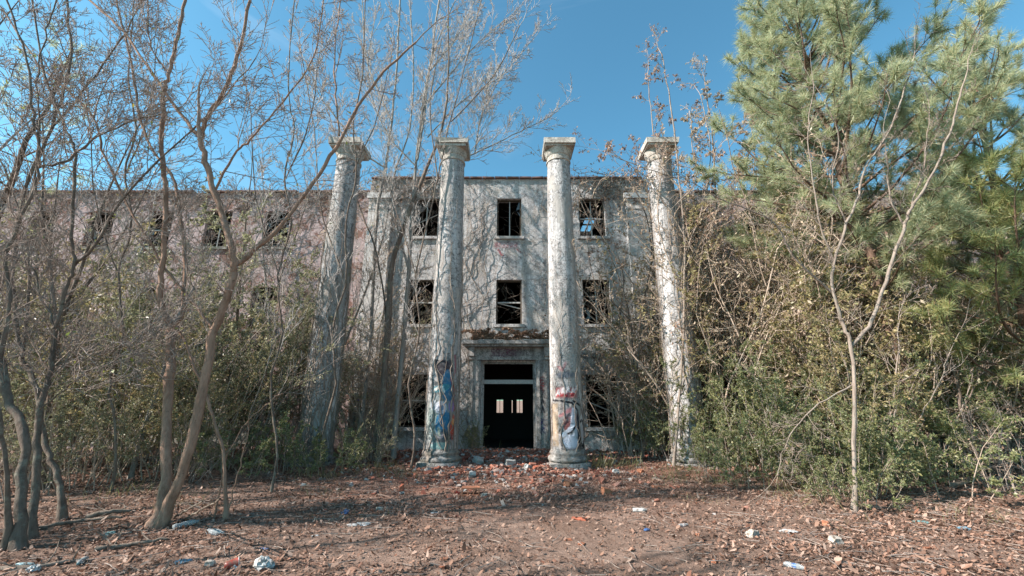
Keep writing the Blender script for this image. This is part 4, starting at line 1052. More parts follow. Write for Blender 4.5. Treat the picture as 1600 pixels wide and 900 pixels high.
for k, (kd, x, y, sc, lb) in enumerate([
    (0, 5.1, 10.4, .75, "green privet shrub at the foot of the rightmost column"), (0, 6.3, 9.6, 1.05, "bright green privet shrub right of the rightmost column"), (1, 6.2, 11.2, 1.0, "tall privet shrub rising behind the rightmost column's right side"),
    (0, 7.7, 9.3, 1.1, "broad privet shrub in the middle of the right thicket"), (1, 7.9, 10.8, 1.15, "tall privet shrub behind the middle of the right thicket"), (0, 6.0, 8.0, .62, "low privet shrub round the pale forked tree's trunk"),
    (1, 9.6, 11.2, 1.2, "tall privet shrub behind the pale forked tree"), (0, 8.6, 10.2, .9, "privet shrub between the forked tree and the pine trunk"), (1, 11.6, 11.4, 1.15, "privet shrub at the far right behind the young pine"),
    (5, 5.65, 7.3, .55, "small low privet at the very foot of the pale forked tree"), (5, 4.9, 9.4, .95, "low spreading privet before the rightmost column's foot"), (5, 6.3, 8.3, 1.0, "low spreading privet left of the pale forked tree"), (5, 7.7, 7.9, .95, "low spreading privet right of the pale forked tree"), (4, 6.1, 12.2, 1.35, "tall olive shrub rising behind the rightmost column"), (4, 7.6, 11.9, 1.5, "tallest olive shrub in the right thicket"), (4, 9.4, 10.6, 1.25, "olive shrub behind the forked tree's crown"), (4, 11.0, 10.4, 1.3, "olive shrub between the pine trunks"), (4, 7.7, 9.5, .85, "smaller olive shrub behind the forked tree's trunk"), (1, 13.4, 10.8, 1.1, "privet shrub under the young pine's boughs"), (4, 13.6, 12.6, 1.5, "tall olive shrub at the right edge against the wing"), 
    (0, 3.9, 12.6, .55, "small privet shrub under the right-hand lower window"), (1, 13.4, 12.2, 1.1, "privet shrub at the right edge against the wing"), (0, 4.6, 11.9, .7, "small privet shrub between the right-hand lower window and the rightmost column")]): bush(kd, lb, x, y, sc, k + 4, GR)
bush(3, "small shrub at the foot of the thin trees beside the leftmost column", -3.6, 11.3, .5, 3, None)
bush(0, "small weedy shrub in the left corner of the doorway", -1.25, 13.9, .35, 7, None)
# bare brown brush before the right wing
BR = [shrub(61, 2.8, 6.8, 18, 6500, M['tanleaf'], M['brush'], (.05, .10), 2, kids=(5, 6), tip=.0045), shrub(62, 3.0, 7.6, 18, 5000, M['tanleaf'], M['brush'], (.05, .09), 2, kids=(5, 6), tip=.0045), shrub(63, 2.4, 2.2, 12, 300, M['deadleaf'], M['twig'], (.04, .08), 2, kids=(4, 5))]
for k, (kd, x, y, sc, lb) in enumerate([
    (0, 6.6, 12.6, 1.32, "brown bare brush just right of the rightmost column"), (1, 8.0, 12.4, 1.15, "brown bare brush behind the right thicket's privet"), (0, 9.6, 13.0, 1.1, "brown bare brush against the right wing behind the forked tree"),
    (1, 11.2, 13.2, 1.05, "grey bare brush against the right wing behind the pines"), (0, 12.9, 12.8, 1.05, "brown bare brush near the right edge behind the young pine"), (1, 14.8, 13.4, 1.0, "grey bare brush at the right edge of the wing"),
    (0, 7.4, 11.3, 1.25, "brown bare brush at the front, rising over the privet right of the rightmost column"), (1, 9.0, 11.6, 1.05, "greenish bare brush rising over the privet behind the forked tree's left limb"), (0, 10.4, 10.6, 1.0, "brown bare brush behind the forked tree's right limb"), (0, 12.2, 11.2, 1.0, "brown bare brush between the two nearer pines"),
    (0, 7.2, 14.2, 1.2, "tall brown brush in the corner between right wing and portico"), (0, 16.8, 13.4, 1.1, "brown bare brush farthest right along the wing"), (1, 8.9, 14.3, 1.15, "tall grey brush touching the right wing's wall"), (0, 10.6, 14.5, 1.15, "tall brown brush touching the right wing's wall, behind the pines")]):
    place(BR[kd], "bare_brush", lb, "brush", x, y, k * 2.3, sc, "bare brush before the right wing")
for k, (kd, x, y, sc, lb) in enumerate([(1, -4.0, 12.9, .6, "bare brush before the left-hand windows, between the two left columns"), (0, -4.6, 13.6, .95, "tall bare brush climbing the left corner pilaster"), (1, 3.7, 13.3, .70, "bare brush before the right-hand windows"), (0, 4.5, 13.0, .85, "tan-leaved brush before the right corner pilaster"), (1, 5.7, 12.7, 1.22, "tall tan brush just behind the rightmost column")]):
    place(BR[kd], "bare_brush", lb, "brush", x, y, k * 2.9 + 1, sc, "bare brush inside the portico")
for k, (kd, x, y, sc, lb) in enumerate([(2, -8.4, 7.9, .8, "low bare brush behind the double-stemmed tree"), (2, -10.6, 8.4, .9, "low bare brush behind the left edge trunks"), (2, -6.2, 8.6, .6, "low bare brush before the left thicket"), (2, -5.0, 10.3, .6, "low bare brush at the leftmost column's foot"), (2, 8.9, 8.2, .75, "low bare brush right of the forked tree"), (2, 10.3, 8.3, .8, "low bare brush by the pine trunks at right"), (2, 11.8, 8.6, .8, "low bare brush at the right edge"), (0, -9.8, 14.3, .7, "brown bare brush by the left wing beside the portico")]):
    place(BR[kd], "bare_brush", lb, "brush", x, y, k * 1.7 + .4, sc, "bare brush in the undergrowth")

# ------------------------------------------------------------------ vines
def vine_mat(label, x0, x1, z0, z1, y, n, seed, mat, leafn=0, leafmat=None, thick=(.004, .014), upward=True, bulge=.08, name="dead_vine", depth=.0):
    """stems wandering over a wall face (x,z), hugging it at y"""
    rng = np.random.default_rng(seed); g, lines = Geo(), []
    for _ in range(n):
        x = rng.uniform(x0, x1); z = z0 if rng.random() < .55 and upward else rng.uniform(z0, z1)
        a = rng.normal(0, .45) if upward else rng.uniform(-3.14, 3.14)
        L_ = rng.uniform(.35, 1.0) * (z1 - z0 + (x1 - x0) * .2); st = .16; k = max(5, min(70, int(L_ / st)))
        aa = a + np.cumsum(rng.normal(0, .30, k)) * (.75 if upward else 1)
        if upward: aa *= np.linspace(1, .8, k)
        px_ = x + np.cumsum(np.sin(aa)) * st; pz = z + np.cumsum(np.cos(aa)) * st
        ok = (px_ > x0 - .3) & (px_ < x1 + .3) & (pz < z1) & (pz > z0 - .05)
        ok &= ~((px_ > -1.0) & (px_ < 1.0) & (pz < 3.05))
        if name == "dead_vine" and abs(y - WY) < .01:
            for o_ in cops: ok &= ~((px_ > o_[0] + .12) & (px_ < o_[1] - .12) & (pz > o_[2] + .12) & (pz < o_[3] - .12))
        m = len(ok) if ok.all() else int(np.argmin(ok))
        if m < 4: continue
        off = np.abs(np.cumsum(rng.normal(0, .02, k)))[:m].clip(0, bulge)
        p = np.stack([px_[:m], y - .012 - off - rng.random() * depth, pz[:m]], 1)
        r0 = rng.uniform(*thick); g.tube(p, np.linspace(r0, r0 * .35, m), 4 if r0 > .01 else 3); lines.append(p)
        for b in range(int(m / 7)):
            j = rng.integers(1, m - 1); w_ = walk(p[j], np.array((rng.normal(0, 1), -.25, rng.normal(.1, .7))), rng.uniform(.2, .7), Prm(wob=.25, trop=-.02, seg=.1), rng)
            w_[:, 1] = np.minimum(w_[:, 1], y - .01)
            if ((np.abs(w_[:, 0]) < 1.0) & (w_[:, 2] < 3.0)).any(): continue
            g.tube(w_, np.linspace(.0042, .002, len(w_)), 3); lines.append(w_)
    c0 = np.array(((x0 + x1) / 2, y, z0))
    for a in g.v: a -= c0
    t = thing(name, label, "vine", tuple(c0), 0, None)
    obj("stems", g.mesh("stems"), mat, t)
    if leafn:
        lg = Geo(); p, d = pick(lines, leafn, rng); lg.leaves(p - c0, rng.normal(0, 1, p.shape) * np.array((1, .5, 1)) - UP * .4 - np.array((0, .4, 0)), rng.uniform(.05, .10, leafn), rng, .6)
        obj("foliage", lg.mesh("foliage"), leafmat, t)
    return t
vine_mat("dead vines veining the plaster left of the upper middle window", -4.4, -0.5, 0.3, TOP, WY, 170, 71, M['vine'], 0)
vine_mat("dead vines veining the plaster right of the upper middle window", 0.5, 4.4, 0.3, TOP, WY, 170, 72, M['vine'], 0)
vine_mat("thick twisted vine climbing right of the doorway to the roof", 1.35, 1.75, 0.0, TOP, WY, 14, 73, M['vine'], 0, thick=(.02, .045), bulge=.14)
vine_mat("vine curtain on the right corner pilaster", 4.3, 5.5, 0.2, TOP, WY - .16, 45, 74, M['vine'], 160, M['deadleaf'])
vine_mat("vine curtain on the left corner pilaster", -5.5, -4.3, 0.2, TOP, WY - .16, 40, 75, M['vine'], 120, M['yellowleaf'])
vine_mat("vine mat over the left wing's upper wall", -21, -5.6, 2.5, TOP + .15, WW, 110, 76, M['vine'], 500, M['deadleaf'], bulge=.2)
vine_mat("brown vine mat burying the right wing's wall", 5.6, 20, 0.2, TOP + .2, WW, 420, 77, M['vine'], 7000, M['deadleaf'], bulge=.45, depth=.5)
vine_mat("tangle of dead vines hanging over the parapet left of centre", -5.4, -2.6, 8.7, TOP + .5, WY, 190, 78, M['vine'], 500, M['deadleaf'], bulge=.25, upward=False, depth=.15)
vine_mat("tangle of dead vines hanging over the parapet right of centre", 2.4, 5.4, 8.4, TOP + .45, WY, 210, 79, M['vine'], 900, M['deadleaf'], bulge=.25, upward=False, depth=.15)
vine_mat("roots and dead vines heaped on the door hood", -1.55, 1.6, 3.62, 4.05, WY - .2, 150, 80, M['vine_pale'], 6500, M['deadleaf'], bulge=.25, upward=False, depth=.3)
vine_mat("dead vines along the left wing's parapet", -21, -5.6, 9.2, TOP + .35, WW, 300, 81, M['vine'], 1500, M['deadleaf'], bulge=.25, upward=False, depth=.1)
names = {(0, 0): "upper left", (1, 0): "upper middle", (2, 0): "upper right", (0, 1): "middle left", (1, 1): "second storey middle", (2, 1): "second storey right"}
for (k, f), nm in names.items():
    a, b = CW[k]; z0, z1 = (F3, F2)[f]
    vine_mat("pale dead vines tangled in the %s window opening" % (nm if (k, f) != (0, 1) else "second storey left"), a + .08, b - .08, z0 + .03, z1 - .03, WY + .3, {(0, 0): 60, (1, 0): 22, (2, 0): 75, (0, 1): 40, (1, 1): 30, (2, 1): 55}[(k, f)], 90 + k * 2 + f, M['vine'], 0, thick=(.002, .006), upward=False, bulge=.2, depth=.12)
# vines wrapping columns
def wrap_vine(label, x, R0, z1, n, seed, mat):
    rng = np.random.default_rng(seed); g = Geo()
    for _ in range(n):
        k = int(rng.uniform(20, 60)); z = np.linspace(.1, rng.uniform(.4, 1) * z1, k)
        a = rng.uniform(-2.6, 2.6) + np.cumsum(rng.normal(0, .10, k))
        r_ = R0 - .04 - .075 * (z / 9) ** 1.6 + .012 + np.abs(np.cumsum(rng.normal(0, .004, k))).clip(0, .05)
        g.tube(np.stack([r_ * np.sin(a), -r_ * np.cos(a), z], 1), np.linspace(rng.uniform(.006, .018), .003, k), 4)
    t = thing("dead_vine", label, "vine", (x, YC, 0)); obj("stems", g.mesh("stems"), mat, t)
wrap_vine("dead vine stems wrapped round the leftmost column", -5.07, .47, 8.7, 60, 101, M['vine'])
wrap_vine("thin vine stems clinging to the rightmost column", 4.78, .47, 8.6, 34, 102, M['vine'])
wrap_vine("fine vine stems clinging to the blue-painted column", -1.76, .47, 8, 20, 103, M['vine'])
wrap_vine("a few thin vine stems clinging to the red-lettered column", 1.58, .47, 7.5, 9, 104, M['vine'])

# ------------------------------------------------------------------ leaf litter, rubble, grass
rng = np.random.default_rng(200)
def scatter(n, xr, yr, fn):
    x = rng.uniform(*xr, n * 3); y = yr[0] + (yr[1] - yr[0]) * rng.random(n * 3) ** 1.5
    k = rng.random(n * 3) < fn(x, y)
    return x[k][:n], y[k][:n]
def litter_density(x, y):
    path = np.exp(-((x - .9) / 2.6) ** 2) * np.clip((8.0 - y) / 2.2, 0, 1)
    patch = .5 + .6 * np.sin(x * 1.1 + 1) * np.sin(y * 1.7 + x * .6) + .35 * np.sin(x * 3.1 + y) * np.sin(y * 4.3 - x)
    door = np.exp(-((x / 2.6) ** 2 + ((y - 12.6) / 2.2) ** 2))
    return np.clip((1 - .72 * path) * (.30 + .70 * np.clip(patch, 0, 1)) * (1 - .55 * door), .02, 1)
x, y = scatter(75000, (-13.5, 13.5), (3.9, 14.6), litter_density)
n = len(x)
p = np.stack([x, y, gz(x, y) + rng.uniform(.002, .028, n)], 1)
a = rng.uniform(0, 6.28, n)
d = np.stack([np.cos(a), np.sin(a), rng.normal(0, .25, n)], 1)
sz = .03 + .055 * rng.random(n) ** 1.6
r = np.stack([-np.sin(a), np.cos(a), rng.normal(0, .3, n)], 1)
s_ = sz[:, None]; w_ = rng.uniform(.25, .6, (n, 1)); c1 = rng.uniform(-.15, .4, (n, 1)); c2 = rng.uniform(-.3, .5, (n, 1)); sk = rng.normal(0, .15, (n, 1))
v = np.stack([p, p + d * s_ * .35 + r * s_ * w_ * .5 + UP * s_ * c1, p + d * s_ * .35 - r * s_ * w_ * .5 + UP * s_ * c1 * .5,
              p + d * s_ * .75 + r * s_ * (w_ * .4 + sk) + UP * s_ * c2, p + d * s_ * .75 - r * s_ * (w_ * .4 - sk) + UP * s_ * c2 * .6, p + d * s_ + r * s_ * sk * 1.6 + UP * s_ * c2 * 1.3], 1).reshape(-1, 3)
v[:, 2] = np.maximum(v[:, 2], gz(v[:, 0], v[:, 1]) + .002)
b6 = np.arange(n)[:, None] * 6
lit_me = mesh_from("leaf_litter", v, b6 + np.array([[1, 2, 4, 3]]), np.concatenate([b6 + np.array([[0, 2, 1]]), b6 + np.array([[3, 4, 5]])]))
tag(obj("leaf_litter", lit_me, M['litter']), "brown dead leaves covering the ground", "leaves", kind="stuff")
# crumbled smaller leaves between them
x, y = scatter(112000, (-13.5, 13.5), (3.9, 14.6), litter_density)
g = Geo(); n = len(x); a = rng.uniform(0, 6.28, n)
g.leaves(np.stack([x, y, gz(x, y) + rng.uniform(.001, .014, n)], 1), np.stack([np.cos(a), np.sin(a), rng.uniform(0, .5, n)], 1), .014 + .03 * rng.random(n) ** 1.5, rng, .6, .2)
tag(obj("leaf_crumbs", g.mesh("leaf_crumbs"), M['litter']), "fine crumbled leaf fragments matted over the soil", "leaf fragments", kind="stuff")
# twigs in the litter
g = Geo(); x, y = scatter(2600, (-12, 12), (4.0, 14.2), litter_density)
for xx, yy in zip(x, y):
    a = rng.uniform(0, 6.28); L_ = rng.uniform(.1, .55); k = 4
    aa = a + np.cumsum(rng.normal(0, .25, k)); px_ = xx + np.cumsum(np.cos(aa)) * L_ / k; py_ = yy + np.cumsum(np.sin(aa)) * L_ / k
    g.tube(np.stack([px_, py_, gz(px_, py_) + .015 + rng.random() * .03], 1), np.linspace(.006, .0025, k), 3)
tag(obj("fallen_twigs", g.mesh("fallen_twigs"), M['twig']), "thin fallen twigs strewn over the leaf litter", "twigs", kind="stuff")
# small red brick rubble round the doorway
rubm = Mat("brick_rubble")
rubm.base(rubm.ramp(rubm.island(), [(0, (.16, .055, .04)), (.35, (.24, .10, .07)), (.6, (.34, .16, .115)), (.8, (.26, .22, .20)), (1, (.40, .38, .36))]), .92, .1)
g = Geo()
cube = np.array([(-1,-1,-1),(1,-1,-1),(1,1,-1),(-1,1,-1),(-1,-1,1),(1,-1,1),(1,1,1),(-1,1,1)], dtype=float) * .5
CQ = [(0,3,2,1),(4,5,6,7),(0,1,5,4),(1,2,6,5),(2,3,7,6),(3,0,4,7)]
from mathutils import Euler
def rotm(e): return np.array(Euler(e).to_matrix())
for _ in range(3200):
    xx = rng.normal(0, 2.0); yy = 12.7 + rng.normal(0, 1.9)
    if abs(xx) > 5.6 or yy > 14.3 or yy < 6.5: continue
    s = rng.uniform(.02, .075) * (1.6 if rng.random() < .08 else 1)
    v = (cube + rng.normal(0, .14, cube.shape)) * np.array((1.4, 1, .6)) * s
    v = v @ rotm((rng.normal(0, .4), rng.normal(0, .4), rng.uniform(0, 6))).T + np.array((xx, yy, float(gz(xx, yy)) + s * .22))
    g.add(v, CQ)
tag(obj("brick_rubble", g.mesh("brick_rubble", False), rubm.m), "small red brick rubble and plaster crumbs spilling from the doorway", "rubble", kind="stuff")
# dry grass tufts
g = Geo()
for cx_, cy_, n_, h_ in [(-1.1, 13.8, 60, .35), (2.3, 11.2, 90, .5), (2.9, 11.0, 70, .4), (3.5, 9.3, 90, .3), (4.4, 9.0, 110, .28), (4.0, 10.2, 130, .3), (-3.0, 10.6, 110, .3), (-4.0, 9.6, 90, .28), (5.4, 8.6, 120, .3), (-2.4, 9.9, 60, .25), (5.0, 7.6, 80, .25), (1.45, 13.9, 40, .3), (-5.2, 7.2, 60, .2), (-6.6, 7.8, 80, .25), (-3.4, 8.2, 60, .18), (3.2, 7.6, 60, .16), (6.6, 6.6, 80, .2), (7.6, 6.2, 60, .2), (-2.2, 6.6, 40, .14), (4.6, 6.2, 40, .14), (-8.2, 6.6, 60, .2)]:
    px_ = cx_ + rng.normal(0, .3, n_); py_ = cy_ + rng.normal(0, .25, n_)
    pz = gz(px_, py_)
    dd = rng.normal(0, .45, (n_, 3)); dd[:, 2] = 1; 
    g.leaves(np.stack([px_, py_, pz], 1), dd, rng.uniform(.4, 1.1, n_) * h_, rng, .035, .05)
M['grass'] = foliage("dry_grass", [(.16, .15, .06), (.26, .22, .11), (.12, .15, .05), (.34, .28, .17)])
tag(obj("dry_grass", g.mesh("dry_grass"), M['grass']), "thin dry grass between rubble and shrubs", "grass", kind="stuff")

# ------------------------------------------------------------------ rubble pieces and litter one can pick up
def chunk(me_name, dims, seed, jit=.16, bev=.2):
    """a broken block: a subdivided box with knocked-off corners"""
    rg_ = np.random.default_rng(seed)
    k = 4; lin = np.linspace(-.5, .5, k)
    pts = {}; V, Q = [], []
    def idx(p):
        key = tuple(np.round(p, 5))
        if key not in pts: pts[key] = len(V); V.append(p)
        return pts[key]
    for ax in range(3):
        for sg in (-.5, .5):
            for i_ in range(k - 1):
                for j_ in range(k - 1):
                    c_ = []
                    for di, dj in ((0, 0), (1, 0), (1, 1), (0, 1)):
                        p_ = np.zeros(3); p_[ax] = sg; p_[(ax + 1) % 3] = lin[i_ + di]; p_[(ax + 2) % 3] = lin[j_ + dj]; c_.append(idx(p_))
                    Q.append(c_ if sg > 0 else c_[::-1])
    V = np.array(V)
    V = V * (1 - bev * (np.abs(V) > .49).sum(1, keepdims=True).clip(1, 3) / 6)
    cut = rg_.normal(size=3); cut /= np.linalg.norm(cut); V -= np.outer(np.clip(V @ cut - .38, 0, 1), cut)
    V += rg_.normal(0, jit * .18, V.shape)
    return mesh_from(me_name, V * np.array(dims), Q, smooth=False)
def drop(name, me, mat, label, cat, px, py, h, rz=0., tilt=(0, 0), group=None):
    p_ = G(px, py); z = float(gz(p_[0], p_[1])); p_ = G(px, py, z)
    o = obj(name, me, mat, None, (p_[0], p_[1], z + h * .6)); o.scale = (.76, .76, .76); o.rotation_euler = (tilt[0], tilt[1], rz)
    return tag(o, label, cat, group)
def lump(name, mat, label, cat, px, py, dims, seed, rz=0., tilt=(0, 0), group=None, jit=.3):
    return drop(name, chunk(name, dims, seed, jit), mat, label, cat, px, py, dims[2] * .38, rz, tilt, group)
GB, GO = "broken bricks before the doorway", "orange shards on the ground"
lump("broken_brick", M['terracotta'], "pinkish square brick block right of the path, before the right column", "brick", 948, 772, (.24, .18, .17), 1, .4, (.1, .2), GB)
lump("broken_brick", M['terracotta'], "pinkish brick chunk lying left of the square brick block", "brick", 887, 759, (.22, .16, .13), 2, 1.1, (.2, .1), GB)
lump("broken_brick", M['orange'], "flat orange brick lying right of the square brick block", "brick", 1028, 763, (.30, .12, .07), 3, .1, (0, .1), GB)
lump("broken_brick", M['brick'], "red brick standing on end at the dark trunk's foot", "brick", 627, 768, (.11, .09, .24), 4, .2, (.05, .1), GB)
lump("broken_brick", M['brick'], "red brick beside the grey rubble in front of the door", "brick", 840, 733, (.26, .14, .12), 5, .5, (.1, .0), GB)
lump("broken_brick", M['terracotta'], "brick lying in the doorway's threshold rubble", "brick", 803, 706, (.30, .14, .10), 6, .1, (.0, .1), GB)
lump("broken_brick", M['terracotta'], "pale brick beside the privet at the right of the rubble", "brick", 1001, 739, (.20, .14, .14), 7, .8, (.2, .0), GB)
lump("broken_brick", M['brick'], "thin red brick on the path right of centre", "brick", 905, 812, (.28, .10, .05), 8, -.3, (0, 0), GB)
for k, (px_, py_, lb) in enumerate([(690, 886, "orange shard at the path's near edge, left of the tree shadow"), (694, 874, "orange shard just behind the nearest shard on the path"), (909, 851, "bright orange shard on the path, right of the small cluster"), (888, 844, "orange shard in the small cluster on the path"), (988, 860, "lone orange shard on the sand at right"), (493, 806, "long orange scrap beside the white plastic sheet"), (1455, 858, "long orange scrap on the right foreground litter"), (1118, 878, "tan shard on the bare sand at lower right"), (1596, 778, "orange scrap at the photo's right edge"), (1090, 836, "pinkish shard in the litter before the privet")]):
    sh = 'long' in lb
    lump("orange_shard", M['orange'] if 'orange' in lb else M['terracotta'], lb, "shard", px_, py_, (.24 if sh else rng.uniform(.08, .14), .07 if sh else rng.uniform(.06, .09), .03), 30 + k, rng.uniform(0, 3) if not sh else .3, (0, .1), GO)
lump("concrete_chunk", M['concrete'], "pale grey concrete block lying before the doorway's middle", "concrete", 797, 727, (.34, .24, .26), 11, .4, (.2, .1), "grey rubble chunks")
lump("concrete_chunk", M['concrete'], "smaller grey concrete chunk right of the block before the door", "concrete", 824, 732, (.24, .2, .17), 12, 1.0, (.1, .3), "grey rubble chunks")
lump("concrete_chunk", M['concrete'], "dark grey rubble chunk against the blue-painted column's base", "concrete", 748, 724, (.36, .28, .26), 13, .7, (.2, .2), "grey rubble chunks")
lump("concrete_chunk", M['concrete'], "light chunk on the red rubble below the blue-painted column", "concrete", 738, 745, (.2, .18, .18), 14, .2, (.3, .1), "grey rubble chunks")
lump("concrete_chunk", M['concrete'], "grey chunk right of the graffiti column's base", "concrete", 962, 739, (.2, .16, .13), 15, .9, (.1, .1), "grey rubble chunks")
lump("pale_stone", M['palestone'], "cream stone on the leaf litter, largest at lower right", "stone", 1176, 838, (.19, .14, .13), 16, .6, (.1, .2), "pale stones in the litter")
lump("pale_stone", M['palestone'], "pale stone right of the white rag", "stone", 1306, 848, (.17, .13, .10), 17, .2, (.1, .1), "pale stones in the litter")
lump("pale_stone", M['terracotta'], "tan-pink stone above the white rag", "stone", 1292, 822, (.17, .13, .09), 18, .9, (.1, .1), "pale stones in the litter")
lump("pale_stone", M['palestone'], "white stone between the blue scrap and the red cup", "stone", 327, 884, (.11, .09, .08), 19, .3, (0, .1), "pale stones in the litter")
lump("pale_stone", M['palestone'], "small white stone at the shaded path's left", "stone", 593, 797, (.14, .10, .08), 20, .3, (0, .1), "pale stones in the litter")
# hollow terracotta block with three cells
g = Geo(); W_, H_, D_ = .42, .17, .19; t_ = .025
g.box(-W_/2, W_/2, -D_/2, D_/2, 0, t_); g.box(-W_/2, W_/2, -D_/2, D_/2, H_ - t_, H_)
for k in range(4):
    xx = -W_/2 + k * (W_ - t_) / 3; g.box(xx, xx + t_, -D_/2 + .002, D_/2 - .002, t_, H_ - t_)
drop("hollow_block", g.mesh("hollow_block", False), M['terracotta'], "hollow terracotta block showing three dark cells, left of the path", "block", 735, 774, .02, .1, (.05, .02))
# bottles, cups, scraps
def bottle_mesh(L_=.24, r=.034, dent=0.01, seed=0):
    rg_ = np.random.default_rng(seed)
    prof = [(.001, 0), (r * .8, .0), (r, .012), (r, .05), (r * .93, .065), (r, .08), (r * .95, .11), (r, .13), (r, L_ * .68), (r * .8, L_ * .80), (r * .38, L_ * .92), (r * .36, L_ * .955)]
    v, q_, _ = lathe(prof, 16, "b"); v = v + rg_.normal(0, dent * .25, v.shape)
    return mesh_from("bottle_body", v, q_), r
def bottle(label, px, py, capmat, seed, rz, bodymat=None, group="plastic bottles", L_=.24, lab=None):
    p_ = G(px, py); z = float(gz(p_[0], p_[1])); p_ = G(px, py, z)
    me, r = bottle_mesh(L_, L_ * .14, .012, seed)
    t = thing("plastic_bottle", label, "bottle", (p_[0], p_[1], z + r * .5), 0, group, .8)
    e = (math.pi / 2 - .06, 0, rz)
    b = obj("body", me, bodymat or M['clear'], t); b.rotation_euler = e
    g = Geo(); v, q_, _ = lathe([(r * .42, L_ * .94), (r * .44, L_ * 1.0), (r * .3, L_ * 1.005), (.001, L_ * 1.005)], 12, "c"); g.add(v, q_)
    c_ = obj("cap", g.mesh("cap"), capmat, t); c_.rotation_euler = e
    if lab:
        g = Geo(); v, q_, _ = lathe([(r * 1.03, L_ * .38), (r * 1.03, L_ * .6)], 16, "l"); g.add(v, q_); l_ = obj("paper_label", g.mesh("paper_label"), lab, t); l_.rotation_euler = e
    return t
bottle("clear jug bottle with bright blue cap at the double-stemmed tree's foot", 270, 828, M['lblue'], 1, 2.6, L_=.36)
bottle("crushed clear bottle right of the double-stemmed tree's foot", 325, 834, M['white'], 2, 1.2, L_=.34)
bottle("clear bottle in the left foreground, below the third trunk", 133, 876, M['teal'], 3, .5, L_=.26, lab=M['teal'])
bottle("white bottle on sunlit leaves right of the path", 989, 799, M['white'], 4, 1.4, M['white'], L_=.26)
bottle("bottle with orange cap and blue label at lower right", 1226, 884, M['orange'], 5, .7, L_=.24, lab=M['blue'])
bottle("small clear bottle near the privet's front leaves", 1060, 824, M['white'], 6, 1.9, L_=.2)
def crumple(name, label, cat, px, py, dims, mat, seed, rz=0., group=None, kind='ball'):
    """crumpled sheet or bag: a wrinkled closed skin"""
    rg_ = np.random.default_rng(seed); nu, nv = 20, 12
    th = np.arange(nu) * 2 * np.pi / nu; ph = np.linspace(.02, np.pi - .02, nv)
    rr = 1 + rg_.normal(0, .17 if kind == 'ball' else .10, (nv, nu))
    v = np.stack([rr * np.sin(ph)[:, None] * np.cos(th), rr * np.sin(ph)[:, None] * np.sin(th), (rr * np.cos(ph)[:, None])], -1).reshape(-1, 3) * np.array(dims) * .5
    me = mesh_from(name, v, quads_for(nv, nu), smooth=False)
    return drop(name, me, mat, label, cat, px, py, dims[2] * .3, rz, (0, 0), group)
SC = "plastic scraps in the litter"
crumple("plastic_bag", "crumpled white plastic bag in the foreground, left of centre", "bag", 411, 887, (.24, .18, .16), M['white'], 1)
crumple("plastic_sheet", "flat white plastic sheet shining in the shaded litter", "sheet", 562, 820, (.42, .20, .04), M['white'], 2, .25, kind='flat')
crumple("plastic_scrap", "dark blue crumpled plastic behind the white sheet", "scrap", 541, 803, (.16, .12, .10), M['blue'], 3, .3, SC)
crumple("plastic_scrap", "light blue crumpled wrapper in the left foreground", "scrap", 286, 880, (.20, .12, .06), M['lblue'], 4, .3, SC)
crumple("plastic_scrap", "teal wrapper left of the double-stemmed tree", "scrap", 170, 835, (.20, .14, .06), M['teal'], 5, .8, SC)
crumple("plastic_scrap", "white rag at the lower left corner", "scrap", 52, 892, (.14, .12, .09), M['white'], 6, .1, SC)
crumple("plastic_scrap", "cyan strip of plastic at the lower left corner, above the rag", "scrap", 38, 882, (.26, .06, .03), M['cyan'], 7, .1, SC, 'flat')
crumple("plastic_scrap", "white crumpled paper beside the red cup", "scrap", 366, 889, (.14, .12, .10), M['white'], 8, .1, SC)
crumple("plastic_scrap", "white rag on the right foreground litter", "scrap", 1232, 832, (.28, .12, .06), M['white'], 9, -.2, SC, 'flat')
crumple("plastic_scrap", "small blue wrapper on the sand right of the path", "scrap", 1010, 829, (.14, .09, .05), M['blue'], 10, .7, SC, 'flat')
crumple("plastic_scrap", "blue wrapper in the litter near the right edge", "scrap", 1506, 827, (.20, .12, .06), M['lblue'], 11, .2, SC)
crumple("plastic_scrap", "teal wrapper at the forked tree's right", "scrap", 1440, 817, (.26, .10, .05), M['teal'], 12, -.4, SC, 'flat')
crumple("plastic_scrap", "blue and white strip left of the crumpled bag", "scrap", 413, 858, (.16, .07, .03), M['blue'], 13, -.3, SC, 'flat')
crumple("plastic_scrap", "pale scrap in the shaded litter behind the white sheet", "scrap", 678, 802, (.16, .09, .03), M['white'], 14, .3, SC, 'flat')
crumple("plastic_scrap", "pale scrap in front of the white sheet", "scrap", 492, 838, (.12, .07, .03), M['white'], 15, .3, SC, 'flat')
crumple("plastic_scrap", "pale green crushed can right of the hollow block", "scrap", 756, 776, (.16, .11, .10), M['palestone'], 16, .3, SC)
crumple("rubber_ball", "bright red ball beside the hollow block", "ball", 714, 773, (.11, .11, .11), M['red'], 17)
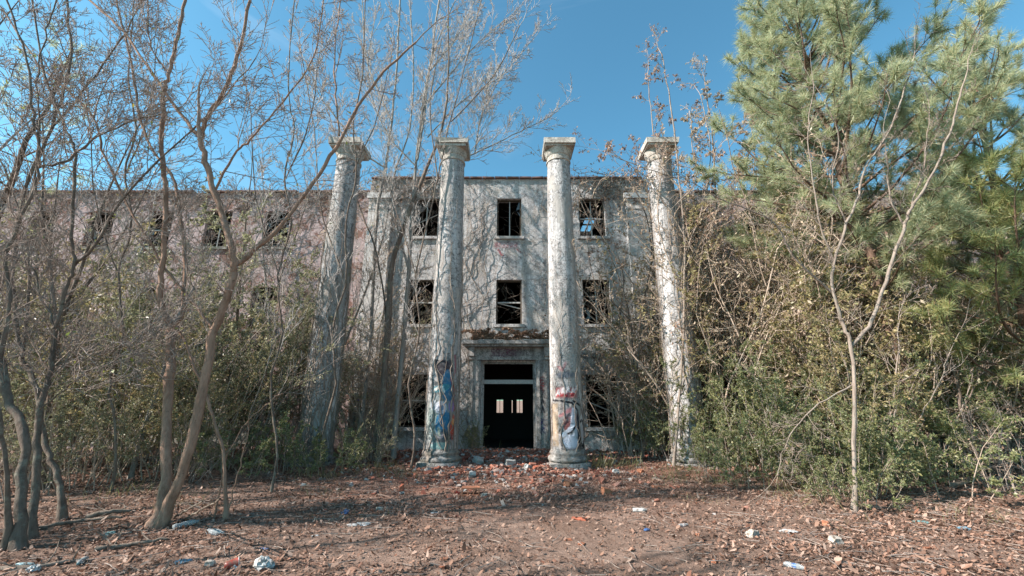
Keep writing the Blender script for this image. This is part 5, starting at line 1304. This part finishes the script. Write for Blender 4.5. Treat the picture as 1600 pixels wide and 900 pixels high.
# red cup
def cup(label, px, py):
    p_ = G(px, py); z = float(gz(p_[0], p_[1])); p_ = G(px, py, z)
    t = thing("plastic_cup", label, "cup", (p_[0], p_[1], z + .045), 0)
    v, q_, _ = lathe([(.001, 0), (.032, 0), (.036, .03), (.040, .06), (.047, .115), (.049, .118), (.045, .115), (.03, .01)], 16, "c")
    o = obj("body", mesh_from("cup_body", v, q_), M['red'], t); o.rotation_euler = (math.pi / 2 - .1, 0, 2.2)
    v, q_, _ = lathe([(.0485, .114), (.0515, .118), (.0485, .122)], 16, "c"); o = obj("rim", mesh_from("rim", v, q_), M['white'], t); o.rotation_euler = (math.pi / 2 - .1, 0, 2.2)
cup("red plastic cup on its side at the photo's bottom edge, left of the white bag", 349, 893)
# fallen limbs
def limb(label, pts, w, seed, mat=None):
    rg_ = np.random.default_rng(seed); q3 = []
    for k, (px_, py_, h_) in enumerate(pts):
        p_ = G(px_, py_); z = float(gz(p_[0], p_[1])); p_ = G(px_, py_, z + h_); p_[2] = float(gz(p_[0], p_[1])) + h_; q3.append(p_)
    q3 = smooth(q3, 5); q3[1:-1] += rg_.normal(0, .008, (len(q3) - 2, 3))
    base = q3[0].copy(); g = Geo(); g.tube(q3 - base, np.linspace(w, w * .5, len(q3)), 7)
    for _ in range(3):
        j = rg_.integers(2, len(q3) - 1); s = walk(q3[j] - base, np.array((rg_.normal(), rg_.normal(), .5)), rg_.uniform(.15, .4), Prm(seg=.1), rg_); g.tube(s, np.linspace(w * .35, .003, len(s)), 4)
    o = obj("fallen_branch", g.mesh("fallen_branch"), mat or M['log'], None, tuple(base))
    tag(o, label, "branch", "fallen branches")
limb("rotting log lying at the lower left corner", [(-30, 893, .01), (50, 886, .01), (135, 874, .01)], .03, 1)
limb("fallen branch lying behind the left edge trunks", [(60, 826, .03), (130, 812, .03), (190, 806, .05)], .03, 2)
limb("bleached stick lying left of the double-stemmed tree", [(150, 858, .02), (200, 850, .04), (262, 842, .03)], .028, 3)
limb("dead stick propped right of the double-stemmed tree", [(272, 808, .01), (292, 792, .30), (318, 775, .62)], .014, 4)
limb("longer dead stick leaning beside the propped stick", [(288, 812, .01), (312, 795, .30), (345, 770, .70)], .015, 5)
limb("broken limb lying before the young pine at right", [(1380, 742, .05), (1440, 736, .12), (1560, 728, .08)], .03, 6)
limb("grey log lying in the brush at the right edge", [(1480, 756, .05), (1540, 748, .1), (1640, 742, .06)], .045, 7)
limb("weathered plank-like limb in the left litter under the shrubs", [(135, 805, .05), (170, 796, .08), (205, 792, .05)], .04, 8)
